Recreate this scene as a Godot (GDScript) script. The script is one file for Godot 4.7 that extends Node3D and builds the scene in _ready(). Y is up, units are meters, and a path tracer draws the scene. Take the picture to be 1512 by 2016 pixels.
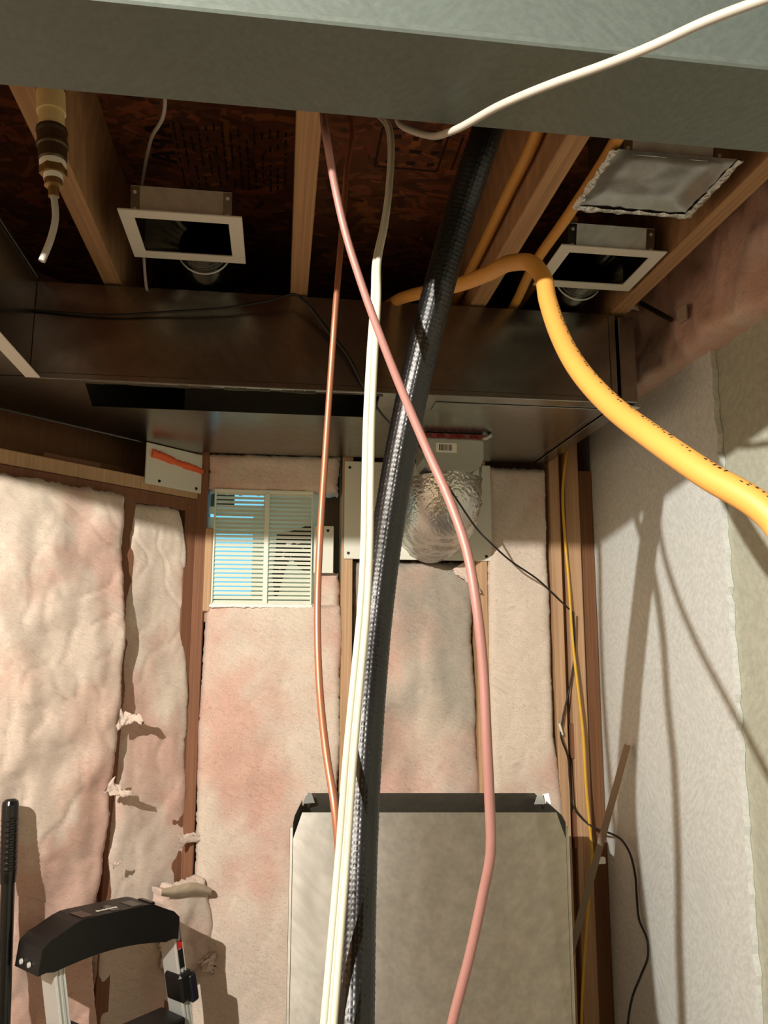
extends Node3D
# Unfinished basement seen from under a steel beam: joists, sheet-metal ducts, stud walls with pink batts, hanging lines.
# Lengths in metres; H is the height of the lens above the floor, and most numbers below are measured from the lens.

const H := 1.6
const FOCAL := 1560.0
const S2 := 0.70710678
var cam_basis: Basis
var M := {}
var used := {}
var nz := FastNoiseLite.new()
var nw := FastNoiseLite.new()

# ------------------------------------------------------------------ mesh builder
class MB:
	var v := PackedVector3Array()
	var n := PackedVector3Array()
	var c := PackedColorArray()
	var uv := PackedVector2Array()
	var i := PackedInt32Array()
	var col := Color.WHITE
	func face(p: Array, out: Vector3) -> void:
		var nn: Vector3 = (p[1] - p[0]).cross(p[2] - p[0])
		if nn.length_squared() < 1e-16 and p.size() > 3: nn = (p[2] - p[0]).cross(p[3] - p[0])
		nn = nn.normalized()
		var q := p
		if nn.dot(out) < 0:
			q = p.duplicate(); q.reverse(); nn = -nn
		var b := v.size()
		for a in q:
			v.append(a); n.append(nn); c.append(col); uv.append(Vector2(a.x + a.z, a.y))
		for k in range(1, q.size() - 1):
			i.append(b); i.append(b + k + 1); i.append(b + k)
	func box(xf: Transform3D, size: Vector3, bev := 0.0) -> void:
		var h := size * 0.5
		bev = minf(bev, minf(h.x, minf(h.y, h.z)) * 0.49)
		for ax in 3:
			var a1 := (ax + 1) % 3
			var a2 := (ax + 2) % 3
			for s in [-1.0, 1.0]:
				var p := []
				for k in [[-1, -1], [1, -1], [1, 1], [-1, 1]]:
					var q := Vector3.ZERO
					q[ax] = h[ax] * s; q[a1] = (h[a1] - bev) * k[0]; q[a2] = (h[a2] - bev) * k[1]
					p.append(xf * q)
				var o := Vector3.ZERO
				o[ax] = s
				face(p, xf.basis * o)
		if bev <= 0.0: return
		for ax in 3:
			var a1 := (ax + 1) % 3
			var a2 := (ax + 2) % 3
			for s1 in [-1.0, 1.0]:
				for s2 in [-1.0, 1.0]:
					var p := []
					for k in [[-1, 0], [1, 0], [1, 1], [-1, 1]]:
						var q := Vector3.ZERO
						q[ax] = (h[ax] - bev) * k[0]
						q[a1] = (h[a1] - (bev if k[1] == 1 else 0.0)) * s1
						q[a2] = (h[a2] - (0.0 if k[1] == 1 else bev)) * s2
						p.append(xf * q)
					var o := Vector3.ZERO
					o[a1] = s1; o[a2] = s2
					face(p, xf.basis * o)
		for sx in [-1.0, 1.0]:
			for sy in [-1.0, 1.0]:
				for sz in [-1.0, 1.0]:
					var g := Vector3(sx, sy, sz)
					face([xf * (Vector3(h.x, h.y - bev, h.z - bev) * g), xf * (Vector3(h.x - bev, h.y, h.z - bev) * g), xf * (Vector3(h.x - bev, h.y - bev, h.z) * g)], xf.basis * g)
	func bx(a: Vector3, b: Vector3, bev := 0.0) -> void:
		box(Transform3D(Basis(), (a + b) * 0.5), (b - a).abs(), bev)
	func bar(a: Vector3, b: Vector3, wide: Vector3, w: float, t: float, bev := 0.0) -> void:
		var z := (b - a).normalized()
		var x := (wide - z * wide.dot(z)).normalized()
		box(Transform3D(Basis(x, z.cross(x), z), (a + b) * 0.5), Vector3(w, t, a.distance_to(b)), bev)
	func prism(poly: PackedVector2Array, at: Transform3D, depth: float) -> void:
		# poly lies in the x/y plane of "at", and is pushed along its z by depth
		var t := Geometry2D.triangulate_polygon(poly)
		for s in [0.0, 1.0]:
			for k in range(0, t.size(), 3):
				face([at * Vector3(poly[t[k]].x, poly[t[k]].y, depth * s), at * Vector3(poly[t[k + 1]].x, poly[t[k + 1]].y, depth * s), at * Vector3(poly[t[k + 2]].x, poly[t[k + 2]].y, depth * s)], at.basis * Vector3(0, 0, (s * 2 - 1) * signf(depth)))
		var turn := -1.0 if Geometry2D.is_polygon_clockwise(poly) else 1.0
		for k in poly.size():
			var p := poly[k]
			var q := poly[(k + 1) % poly.size()]
			var e := (q - p) * turn
			face([at * Vector3(p.x, p.y, 0), at * Vector3(q.x, q.y, 0), at * Vector3(q.x, q.y, depth), at * Vector3(p.x, p.y, depth)], at.basis * Vector3(e.y, -e.x, 0))
	func grid(p: Array, cols: Array = [], flip := false, uvs: Array = []) -> void:
		# p[row][column]; smooth
		var r := p.size()
		var w: int = p[0].size()
		var b := v.size()
		for a in r:
			for k in w:
				var du: Vector3 = p[a][mini(k + 1, w - 1)] - p[a][maxi(k - 1, 0)]
				var dv: Vector3 = p[mini(a + 1, r - 1)][k] - p[maxi(a - 1, 0)][k]
				var nn := du.cross(dv).normalized()
				if flip: nn = -nn
				v.append(p[a][k]); n.append(nn)
				c.append(cols[a][k] if cols.size() else col)
				uv.append(uvs[a][k] if uvs.size() else Vector2(float(k) / w, float(a) / r))
		for a in r - 1:
			for k in w - 1:
				var o := b + a * w + k
				if flip: i.append_array([o, o + 1, o + w + 1, o, o + w + 1, o + w])
				else: i.append_array([o, o + w + 1, o + 1, o, o + w, o + w + 1])
	func tube(pts: PackedVector3Array, rad, sides := 12, caps := true, weave := 0.0, flat := Vector3.ZERO) -> void:
		# rad: number or array along pts
		var m := pts.size()
		var b := v.size()
		var t0 := (pts[1] - pts[0]).normalized()
		var up := t0.cross(Vector3.RIGHT if absf(t0.x) < 0.8 else Vector3.UP).normalized()
		var len := 0.0
		for k in m:
			var t := (pts[mini(k + 1, m - 1)] - pts[maxi(k - 1, 0)]).normalized()
			up = (up - t * up.dot(t)).normalized()
			var sd := t.cross(up)
			if k > 0: len += pts[k].distance_to(pts[k - 1])
			var r: float = rad if rad is float else rad[k]
			for s in sides + 1:
				var a := TAU * s / sides
				var rr := r
				if weave > 0.0:
					var ring := 0.5 + 0.5 * sin(len * TAU / 0.0068)
					var odd := absf(sin(floorf(len / 0.0068) * 12.9898 + floorf(a * 24.0 / TAU) * 78.233) * 43.7)
					rr += weave * ring * absf(sin(a * 12.0)) * (0.35 + 0.9 * (odd - floorf(odd)))
				var d := up * cos(a) + sd * sin(a)
				v.append(pts[k] + d * rr); n.append(d); c.append(col); uv.append(Vector2(float(s) / sides, len))
		var w := sides + 1
		if weave > 0.0:
			for k in m:
				for s in w:
					var o := b + k * w + s
					var du := v[b + k * w + mini(s + 1, w - 1)] - v[b + k * w + maxi(s - 1, 0)]
					var dv := v[b + mini(k + 1, m - 1) * w + s] - v[b + maxi(k - 1, 0) * w + s]
					var nn := du.cross(dv).normalized()
					n[o] = nn if nn.dot(n[o]) > 0 else -nn
		for k in m - 1:
			for s in sides:
				var o := b + k * w + s
				i.append_array([o, o + w + 1, o + 1, o, o + w, o + w + 1])
		if caps:
			for e in [0, m - 1]:
				var p := []
				for s in sides: p.append(v[b + e * w + s])
				face(p, pts[0] - pts[1] if e == 0 else pts[m - 1] - pts[m - 2])
	func lathe(base: Vector3, axis: Vector3, prof: Array, sides := 24) -> void:
		# prof: [radius, height along axis]; hard edges
		var y := axis.normalized()
		var x := y.cross(Vector3(0.31, 0.11, 0.9)).normalized()
		var z := x.cross(y)
		for k in prof.size() - 1:
			var p0: Array = prof[k]
			var p1: Array = prof[k + 1]
			var b := v.size()
			for s in sides + 1:
				var a := TAU * s / sides
				var d := x * cos(a) + z * sin(a)
				var nn: Vector3 = (d * float(p1[1] - p0[1]) - y * float(p1[0] - p0[0])).normalized()
				v.append(base + d * float(p0[0]) + y * float(p0[1])); v.append(base + d * float(p1[0]) + y * float(p1[1]))
				n.append(nn); n.append(nn); c.append(col); c.append(col); uv.append(Vector2(float(s) / sides, p0[1])); uv.append(Vector2(float(s) / sides, p1[1]))
			for s in sides:
				var o := b + s * 2
				i.append_array([o, o + 2, o + 3, o, o + 3, o + 1])
	func mesh(origin: Vector3) -> ArrayMesh:
		var a := []
		a.resize(Mesh.ARRAY_MAX)
		var w := PackedVector3Array()
		w.resize(v.size())
		for k in v.size(): w[k] = v[k] - origin
		a[Mesh.ARRAY_VERTEX] = w; a[Mesh.ARRAY_NORMAL] = n; a[Mesh.ARRAY_COLOR] = c; a[Mesh.ARRAY_TEX_UV] = uv; a[Mesh.ARRAY_INDEX] = i
		var r := ArrayMesh.new()
		r.add_surface_from_arrays(Mesh.PRIMITIVE_TRIANGLES, a)
		return r

# ------------------------------------------------------------------ naming and parenting
func numbered(called: String) -> String:
	if not used.has(called):
		used[called] = 0
		return called
	used[called] += 1
	return "%s_%03d" % [called, used[called]]

func thing(called: String, label: String, category: String, at: Vector3, group := "") -> Node3D:
	var o := Node3D.new()
	o.name = numbered(called); o.position = at
	add_child(o)
	o.set_meta("label", label); o.set_meta("category", category)
	if group: o.set_meta("group", group)
	return o

func setting(called: String, at := Vector3.ZERO) -> Node3D:
	var o := Node3D.new()
	o.name = numbered(called); o.position = at
	add_child(o)
	o.set_meta("kind", "structure")
	return o

func where(o: Node3D) -> Vector3:
	var p := Vector3.ZERO
	var q: Node = o
	while q != self and q is Node3D:
		p += q.position
		q = q.get_parent()
	return p

func part(t: Node3D, called: String, mb: MB, m: Material, label := "") -> MeshInstance3D:
	# the builder holds world positions; nothing in the scene is turned, so the part sits at its parent's origin
	var o := MeshInstance3D.new()
	o.name = called
	o.mesh = mb.mesh(where(t))
	o.material_override = m
	t.add_child(o, true)
	if label: o.set_meta("label", label)
	return o

func single(called: String, label: String, category: String, mb: MB, m: Material, at: Vector3, group := "") -> MeshInstance3D:
	var o := MeshInstance3D.new()
	o.name = numbered(called)
	o.position = at
	o.mesh = mb.mesh(at)
	o.material_override = m
	add_child(o)
	o.set_meta("label", label); o.set_meta("category", category)
	if group: o.set_meta("group", group)
	return o

# ------------------------------------------------------------------ pixels to places
func W(x: float, y: float, z: float) -> Vector3: return Vector3(x, y + H, z)
func ray(x: float, y: float) -> Vector3: return cam_basis * Vector3((x - 756.0) / FOCAL, -(y - 1008.0) / FOCAL, -1.0)
func pz(x: float, y: float, z: float) -> Vector3:
	var d := ray(x, y); d *= z / d.z
	return d + Vector3(0, H, 0)
func py(x: float, y: float, h: float) -> Vector3:
	var d := ray(x, y); d *= h / d.y
	return d + Vector3(0, H, 0)
func px(x: float, y: float, at: float) -> Vector3:
	var d := ray(x, y); d *= at / d.x
	return d + Vector3(0, H, 0)
const CORNER := Vector3(-0.244, 0, -2.34)      # where the angled wall meets the far wall
const FAR := -2.34
func pa(x: float, y: float, off: float) -> Vector3:     # on the angled wall, off in front of it
	var n := Vector3(S2, 0, S2)
	var d := ray(x, y); d *= (CORNER.dot(n) + off) / d.dot(n)
	return d + Vector3(0, H, 0)
func aw(t: float, y: float, off: float) -> Vector3:     # point of the angled wall: t along it from the corner
	return CORNER + Vector3(-S2, 0, S2) * t + Vector3(S2, 0, S2) * off + Vector3(0, y + H, 0)

func curve(p: Array, step := 0.012) -> PackedVector3Array:
	var out := PackedVector3Array()
	for k in p.size() - 1:
		var a: Vector3 = p[maxi(k - 1, 0)]
		var b: Vector3 = p[k]
		var c: Vector3 = p[k + 1]
		var d: Vector3 = p[mini(k + 2, p.size() - 1)]
		var m := maxi(2, int(b.distance_to(c) / step))
		for s in m: out.append(b.cubic_interpolate_in_time(c, a, d, float(s) / m, b.distance_to(c), -a.distance_to(b) if k > 0 else -0.1, b.distance_to(c) + (c.distance_to(d) if k + 2 < p.size() else 0.1)))
	out.append(p[p.size() - 1])
	return out

func zc(p: Array) -> Array:                               # [pixel x, pixel y, z] to points
	var o := []
	for a in p: o.append(a if a is Vector3 else pz(a[0], a[1], a[2]))
	return o

# ------------------------------------------------------------------ materials
func mat(called: String, color: Color, rough: float, metal := 0.0) -> StandardMaterial3D:
	var m := StandardMaterial3D.new()
	m.resource_name = called
	m.albedo_color = color; m.roughness = rough; m.metallic = metal
	M[called] = m
	return m

func image(size: int, f: Callable) -> Image:
	var data := PackedByteArray()
	data.resize(size * size * 3)
	for y in size:
		for x in size:
			var c: Color = f.call(float(x) / size, float(y) / size)
			var o := (y * size + x) * 3
			data[o] = clampi(int(c.r * 255.0), 0, 255); data[o + 1] = clampi(int(c.g * 255.0), 0, 255); data[o + 2] = clampi(int(c.b * 255.0), 0, 255)
	return Image.create_from_data(size, size, false, Image.FORMAT_RGB8, data)

func tex(im: Image) -> ImageTexture:
	im.generate_mipmaps()
	return ImageTexture.create_from_image(im)

func tile(nn: FastNoiseLite, x: float, y: float, fx: float, fy: float) -> float:
	# noise that repeats over the unit square
	var a := x * TAU
	var b := y * TAU
	return nn.get_noise_3d(cos(a) * fx + 7.0, sin(a) * fx + cos(b) * fy, sin(b) * fy)

func over(m: StandardMaterial3D, scale: Vector3, im: Image, bump := 0.0, source: Image = null) -> void:
	m.uv1_triplanar = true; m.uv1_world_triplanar = true; m.uv1_scale = scale; m.uv1_triplanar_sharpness = 4.0
	if im: m.albedo_texture = tex(im)
	if source:
		var b: Image = source.duplicate()
		b.clear_mipmaps()
		b.bump_map_to_normal_map(bump)
		m.normal_enabled = true; m.normal_texture = tex(b); m.normal_scale = 1.0

func make_materials() -> void:
	nz.seed = 11; nz.frequency = 1.0; nz.noise_type = FastNoiseLite.TYPE_SIMPLEX_SMOOTH; nz.fractal_octaves = 3
	nw.seed = 42; nw.frequency = 1.0; nw.noise_type = FastNoiseLite.TYPE_SIMPLEX_SMOOTH; nw.fractal_octaves = 1
	var grain := func(x, y): 
		var g := tile(nz, x, y, 5.0, 0.35) * 0.5 + 0.5
		var f := tile(nz, x + 0.3, y, 16.0, 0.8) * 0.5 + 0.5
		var k: float = clampf(0.72 + 0.22 * g + 0.14 * (f - 0.5), 0.0, 1.0)
		return Color(k, k * (0.94 + 0.05 * g), k * (0.88 + 0.1 * g))
	var wood := image(256, grain)
	# the texture's v runs along the grain: along z under the joists, along y on the studs, along the wall on the plates
	var wz := mat("joist_wood", Color(0.76, 0.60, 0.43), 0.75); over(wz, Vector3(4, 4, 0.7), wood)
	var wy := mat("stud_wood", Color(0.88, 0.74, 0.59), 0.75); over(wy, Vector3(4, 0.7, 4), wood)
	var wd := mat("old_wood", Color(0.56, 0.40, 0.27), 0.8); over(wd, Vector3(4, 0.7, 4), wood)
	mat("red_wood", Color(0.60, 0.42, 0.31), 0.8); over(M.red_wood, Vector3(4, 0.7, 4), wood)
	# oriented strand board
	var rng := RandomNumberGenerator.new()
	rng.seed = 5
	var osb := Image.create(512, 512, false, Image.FORMAT_RGB8)
	osb.fill(Color(0.42, 0.25, 0.15))
	for k in 1500:
		var cx := rng.randf() * 512.0
		var cy := rng.randf() * 512.0
		var an := rng.randf_range(-0.6, 0.6) + (PI / 2 if rng.randf() < 0.25 else 0.0)
		var l := rng.randf_range(12, 46)
		var w := rng.randf_range(3, 11)
		var b := rng.randf_range(0.30, 0.62)
		var col := Color(b, b * rng.randf_range(0.55, 0.66), b * rng.randf_range(0.30, 0.42))
		for s in int(l * 1.2):
			for q in int(w * 1.2):
				var u := s / 1.2 - l / 2
				var v2 := q / 1.2 - w / 2
				osb.set_pixel(posmod(int(cx + u * cos(an) - v2 * sin(an)), 512), posmod(int(cy + u * sin(an) + v2 * cos(an)), 512), col)
	mat("strand_board", Color(1.0, 0.95, 0.92), 0.85); over(M.strand_board, Vector3(1.0, 1.0, 1.0), osb)
	# galvanised sheet: pale spangle and faint oil-canning
	var spangle := image(256, func(x, y):
		var k := 0.92 + 0.06 * tile(nz, x, y, 6.0, 6.0) + 0.04 * tile(nw, x, y, 20.0, 20.0)
		return Color(k, k, k))
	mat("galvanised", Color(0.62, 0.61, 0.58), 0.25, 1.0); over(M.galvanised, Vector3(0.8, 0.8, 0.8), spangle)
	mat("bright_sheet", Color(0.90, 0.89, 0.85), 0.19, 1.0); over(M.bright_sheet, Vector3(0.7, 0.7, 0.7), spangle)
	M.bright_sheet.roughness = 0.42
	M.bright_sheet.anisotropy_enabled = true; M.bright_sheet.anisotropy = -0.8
	mat("aluminium", Color(0.80, 0.81, 0.79), 0.42, 0.45)
	mat("white_flange", Color(0.80, 0.78, 0.73), 0.6)
	mat("foil", Color(0.78, 0.77, 0.74), 0.33, 0.9)
	var crumple := image(256, func(x, y):
		var k := absf(tile(nz, x, y, 4.0, 4.0)) * 0.9 + absf(tile(nw, x, y + 0.2, 9.0, 9.0)) * 0.3
		return Color(k, k, k))
	over(M.foil, Vector3(2, 2, 2), null, 1.6, crumple)
	# painted steel, concrete, parging
	var pits := image(256, func(x, y):
		var k := 0.90 + 0.07 * tile(nz, x, y, 5.0, 5.0) + 0.06 * tile(nz, x, y + 0.5, 22.0, 22.0)
		return Color(k, k, k))
	mat("beam_paint", Color(0.375, 0.41, 0.385), 0.5); over(M.beam_paint, Vector3(3, 3, 3), pits, 1.2, pits)
	mat("concrete", Color(0.77, 0.78, 0.71), 0.9); over(M.concrete, Vector3(1.5, 1.5, 1.5), pits, 1.5, pits)
	mat("parging", Color(0.92, 0.94, 0.925), 0.9); over(M.parging, Vector3(2.2, 2.2, 2.2), pits, 0.6, pits)
	mat("drywall", Color(0.70, 0.64, 0.53), 0.9); over(M.drywall, Vector3(1, 1, 1), pits)
	mat("floor_concrete", Color(0.46, 0.40, 0.32), 0.85); over(M.floor_concrete, Vector3(0.9, 0.9, 0.9), pits)
	# glass wool: tangled fibre, tint from the vertices
	var fibre := image(512, func(x, y):
		var wx := tile(nw, x, y, 1.2, 1.2) * 0.12
		var f := 1.0 - absf(tile(nz, x + wx, y + wx * 0.6, 5.0, 9.0)) * 1.3
		var g := 1.0 - absf(tile(nw, x - wx, y + 0.37, 16.0, 26.0)) * 1.2
		var k: float = clampf(0.79 + 0.13 * f + 0.08 * g, 0.0, 1.0)
		return Color(k, k, k))
	var wool := mat("glass_wool", Color.WHITE, 0.95)
	over(wool, Vector3(2.2, 2.2, 2.2), fibre, 1.1, fibre)
	wool.vertex_color_use_as_albedo = true
	wool.rim_enabled = true; wool.rim = 0.4
	# plastics, cables, small things
	mat("black_sleeve", Color(0.008, 0.008, 0.009), 0.40)
	mat("black_plastic", Color(0.018, 0.018, 0.02), 0.45)
	mat("black_gloss", Color(0.02, 0.02, 0.02), 0.2)
	mat("black_wire", Color(0.06, 0.045, 0.035), 0.5)
	mat("cord_white", Color(0.74, 0.73, 0.66), 0.5)
	mat("cable_white", Color(0.62, 0.60, 0.56), 0.5)
	mat("copper", Color(0.66, 0.43, 0.33), 0.42, 0.6)
	mat("pink_tube", Color(0.56, 0.40, 0.37), 0.5, 0.1)
	mat("gas_yellow", Color(0.79, 0.57, 0.27), 0.5)
	mat("nm_yellow", Color(0.86, 0.68, 0.22), 0.5)
	mat("print_dark", Color(0.12, 0.09, 0.05), 0.8)
	mat("board_ink", Color(0.20, 0.11, 0.07), 0.9)
	mat("cream_pvc", Color(0.84, 0.76, 0.55), 0.4)
	mat("bronze", Color(0.30, 0.24, 0.16), 0.45, 0.6)
	mat("brass", Color(0.52, 0.40, 0.23), 0.4, 0.7)
	mat("white_plate", Color(0.86, 0.86, 0.80), 0.55)
	mat("vent_white", Color(0.90, 0.91, 0.84), 0.45)
	mat("lining", Color(0.92, 0.92, 0.86), 0.6)
	M.lining.backlight_enabled = true; M.lining.backlight = Color(0.9, 0.9, 0.85)
	mat("screw", Color(0.12, 0.10, 0.09), 0.5, 0.5)
	mat("orange_foam", Color(0.90, 0.40, 0.22), 0.8)
	mat("dark_rod", Color(0.13, 0.07, 0.045), 0.6)
	mat("grey_box", Color(0.66, 0.66, 0.62), 0.35, 0.7)
	mat("label_white", Color(0.86, 0.85, 0.80), 0.6)
	mat("red_label", Color(0.75, 0.12, 0.10), 0.5)
	mat("blue_plastic", Color(0.03, 0.04, 0.11), 0.5)
	mat("red_tape", Color(0.42, 0.10, 0.07), 0.5)
	mat("film", Color(0.94, 0.95, 0.93), 0.3)
	mat("paper", Color(0.70, 0.64, 0.55), 0.9)
	mat("level_wood", Color(0.55, 0.49, 0.42), 0.4, 0.6)
	var bulb := mat("bulb_glow", Color(1, 0.95, 0.85), 0.3)
	bulb.emission_enabled = true; bulb.emission = Color(1.0, 0.93, 0.82); bulb.emission_energy_multiplier = 6.0
	mat("added_cabinet_brown", Color(0.17, 0.14, 0.11), 0.6)
	mat("porcelain", Color(0.9, 0.9, 0.87), 0.3)

# ------------------------------------------------------------------ everything
func _ready() -> void:
	# camera, sky, lamp, exposure
	var cam := Camera3D.new()
	cam.name = "camera"
	cam.position = Vector3(0, H, 0)
	cam.rotation_degrees = Vector3(9.506, -7.526, 0.118)
	cam.fov = 65.737
	cam.near = 0.02
	add_child(cam)
	cam.current = true
	cam_basis = Basis.from_euler(Vector3(deg_to_rad(9.506), deg_to_rad(-7.526), deg_to_rad(0.118)))
	var env := Environment.new()
	env.background_mode = Environment.BG_COLOR
	env.background_color = Color(0.50, 0.83, 0.93)
	env.background_energy_multiplier = 1.1
	env.ambient_light_source = Environment.AMBIENT_SOURCE_DISABLED
	env.tonemap_mode = Environment.TONE_MAPPER_LINEAR
	env.tonemap_exposure = 1.0
	env.sdfgi_enabled = true; env.ssao_enabled = true; env.ssil_enabled = true
	var we := WorldEnvironment.new()
	we.environment = env
	add_child(we)
	make_materials()
	lamp(W(-0.95, 0.730, 0.32), 8.8)

	room()
	beam()
	trunk_duct()
	side_duct()
	plenum()
	batts()
	vent()
	wall_plates()
	boots()
	elbow()
	hanging_lines()
	gas_lines()
	wires()
	pvc_drop()
	ladder()
	corner_things()
	cabinet()

func lamp(at: Vector3, energy: float) -> void:
	var t := thing("ceiling_bulb", "small bare halogen capsule in a white porcelain holder under the joists behind the beam", "light bulb", Vector3(at.x, 0.775 + H, at.z))
	var b := MB.new()
	b.lathe(Vector3(at.x, 0.775 + H, at.z), Vector3.DOWN, [[0.0, 0.0], [0.045, 0.0], [0.045, 0.012], [0.024, 0.022], [0.022, 0.03], [0.0, 0.03]])
	part(t, "holder", b, M.porcelain)
	b = MB.new()
	var prof := []
	for k in 13: prof.append([0.012 * sin(PI * k / 12.0), -0.018 * cos(PI * k / 12.0)])
	b.lathe(at, Vector3.DOWN, prof)
	part(t, "bulb", b, M.bulb_glow)
	var l := OmniLight3D.new()
	l.name = "bulb_light"
	l.light_color = Color(1.0, 0.975, 0.935)
	l.light_energy = energy
	l.light_size = 0.011
	l.omni_range = 12.0; l.omni_attenuation = 2.0
	l.shadow_enabled = true
	l.position = at - t.position
	t.add_child(l)

# ---- the shell: floor, walls, joists and subfloor
func room() -> void:
	var f := setting("floor")
	var b := MB.new()
	b.bx(Vector3(-2.5, -0.12, -2.6), Vector3(1.3, 0, 3.1))
	part(f, "slab", b, M.floor_concrete)
	var c := setting("ceiling", W(0, 1.01, 0))
	b = MB.new(); b.bx(W(-2.5, 1.011, -2.7), W(1.3, 1.04, -1.26)); part(c, "subfloor_panel", b, M.strand_board)
	b = MB.new(); b.bx(W(-2.5, 1.011, -1.257), W(1.3, 1.04, 3.1)); part(c, "subfloor_panel", b, M.strand_board)
	for x in [-2.01, -1.6, -1.195, -0.786, -0.376, 0.029, 0.442, 0.783]:
		b = MB.new()
		b.bx(W(x - 0.019, 0.775, -2.55), W(x + 0.019, 1.010, 2.95), 0.002)
		part(c, "joist", b, M.joist_wood)
	# mill stamp on the underside of the board
	b = MB.new()
	var rng := RandomNumberGenerator.new()
	rng.seed = 3
	for row in 15:
		var p := py(352.0 + row * 15.0, 300.0, 1.0105)
		var z := -1.44 - 0.02 * rng.randf()
		while z > -1.66:
			var l := rng.randf_range(0.006, 0.03)
			if rng.randf() < 0.75: b.bx(Vector3(p.x - 0.0022, 1.0096 + H, z), Vector3(p.x + 0.0022, 1.0108 + H, z - l))
			z -= l + rng.randf_range(0.004, 0.012)
	part(c, "board_print", b, M.board_ink)
	b = MB.new()
	var q := py(820, 300, 1.0105)
	var box := [[-0.08, -0.06, -0.08, 0.07], [0.055, -0.06, 0.055, 0.07], [-0.08, -0.06, 0.055, -0.06], [-0.08, 0.07, 0.055, 0.07], [0.085, -0.05, 0.085, 0.06]]
	for e in box: b.bar(Vector3(q.x + e[0], 1.0102 + H, q.z + e[1]), Vector3(q.x + e[2], 1.0102 + H, q.z + e[3]), Vector3(0.7, 0, 0.7), 0.004, 0.001)
	for k in 9:
		var a := Vector3(q.x - 0.06 + 0.045 * (k % 3), 1.0102 + H, q.z - 0.04 + 0.042 * (k / 3))
		b.bar(a, a + Vector3(rng.randf_range(0.012, 0.028), 0, rng.randf_range(-0.005, 0.005)), Vector3(0, 0, 1), 0.011, 0.001)
	part(c, "board_print", b, M.board_ink)
	var tm := TextMesh.new()
	var sf := SystemFont.new()
	sf.font_names = PackedStringArray(["Droid Sans"]); sf.font_weight = 700
	tm.font = sf; tm.text = "APA"; tm.font_size = 32; tm.pixel_size = 0.0022; tm.depth = 0.001
	var tmi := MeshInstance3D.new()
	tmi.name = "board_print"
	tmi.mesh = tm; tmi.material_override = M.board_ink
	var ap := py(318, 283, 1.0102)
	tmi.transform = Transform3D(Basis(Vector3(0, 0, -1), Vector3(-1, 0, 0), Vector3(0, -1, 0)), ap - c.position)
	c.add_child(tmi, true)
	# far wall: sheathing with the vent hole, studs
	var w := setting("wall_far", Vector3(0, 0, FAR))
	var v0 := pz(417, 1190, FAR) + Vector3(-0.03, -0.01, 0)
	var v1 := pz(615, 972, FAR) + Vector3(0.02, 0.05, 0)
	b = MB.new()
	var z0 := FAR - 0.13
	var z1 := FAR - 0.115
	b.bx(Vector3(-0.75, 0, z0), Vector3(v0.x, 1.03 + H, z1))
	b.bx(Vector3(v1.x, 0, z0), Vector3(1.25, 1.03 + H, z1))
	b.bx(Vector3(v0.x, 0, z0), Vector3(v1.x, v0.y, z1))
	b.bx(Vector3(v0.x, v1.y, z0), Vector3(v1.x, 1.03 + H, z1))
	part(w, "sheathing", b, M.old_wood)
	for e in [[375, 402, M.red_wood], [672, 694, M.stud_wood], [938, 960, M.stud_wood], [1088, 1108, M.stud_wood], [1119, 1147, M.stud_wood]]:
		b = MB.new()
		b.bx(Vector3(pz(e[0], 1150, FAR).x, 0.02, FAR - 0.114), Vector3(pz(e[1], 1150, FAR).x, 0.77 + H, FAR), 0.002)
		part(w, "stud", b, e[2])
	b = MB.new(); b.bx(Vector3(pz(1108, 1150, FAR).x + 0.001, 0.02, FAR - 0.114), Vector3(pz(1119, 1150, FAR).x - 0.001, 0.77 + H, FAR - 0.03)); part(w, "stud", b, M.old_wood)
	b = MB.new(); b.bx(Vector3(pz(1148, 1150, FAR).x, 0.02, FAR - 0.114), Vector3(0.974, pz(1150, 925, FAR).y, FAR - 0.012), 0.002); part(w, "stud", b, M.old_wood)
	b = MB.new(); b.bx(W(-0.25, -1.6, FAR - 0.114), W(0.97, -1.562, FAR)); part(w, "bottom_plate", b, M.stud_wood)
	b = MB.new()
	b.bx(Vector3(v0.x, v0.y - 0.04, FAR - 0.10), Vector3(v1.x + 0.08, v0.y - 0.002, FAR - 0.012), 0.002)
	part(w, "sill_block", b, M.stud_wood)
	b = MB.new()
	b.bx(Vector3(pz(402, 1100, FAR).x + 0.001, v0.y - 0.01, FAR - 0.10), Vector3(v0.x + 0.026, pz(410, 1040, FAR).y, FAR + 0.004), 0.002)
	part(w, "cripple_stud", b, M.stud_wood)
	# horizontal blocking in the corner bay
	for e in [[1425, 0.05], [1600, 0.16]]:
		b = MB.new()
		var p := pz(1130, e[0], FAR)
		b.bx(Vector3(0.872, p.y - 0.10, FAR - 0.11), Vector3(0.886, p.y, FAR - 0.001), 0.001)
		part(w, "blocking", b, M.red_wood)
	# angled wall
	var a := setting("wall_left_angled", CORNER)
	b = MB.new()
	b.bar(aw(-0.05, -0.55, -0.122), aw(2.35, -0.55, -0.122), Vector3.UP, 2.1, 0.014)
	part(a, "sheathing", b, M.old_wood)
	for t in [0.02, 0.225, 0.63, 1.03, 1.43, 1.83, 2.2]:
		b = MB.new()
		b.bar(aw(t, -1.56, -0.057), aw(t, 0.40, -0.057), Vector3(-S2, 0, S2), 0.038, 0.112, 0.002)
		part(a, "stud", b, M.red_wood)
	b = MB.new(); b.bar(aw(-0.02, 0.4385, -0.055), aw(2.3, 0.4385, -0.055), Vector3.UP, 0.036, 0.11, 0.002); part(a, "top_plate", b, M.stud_wood)
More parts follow.
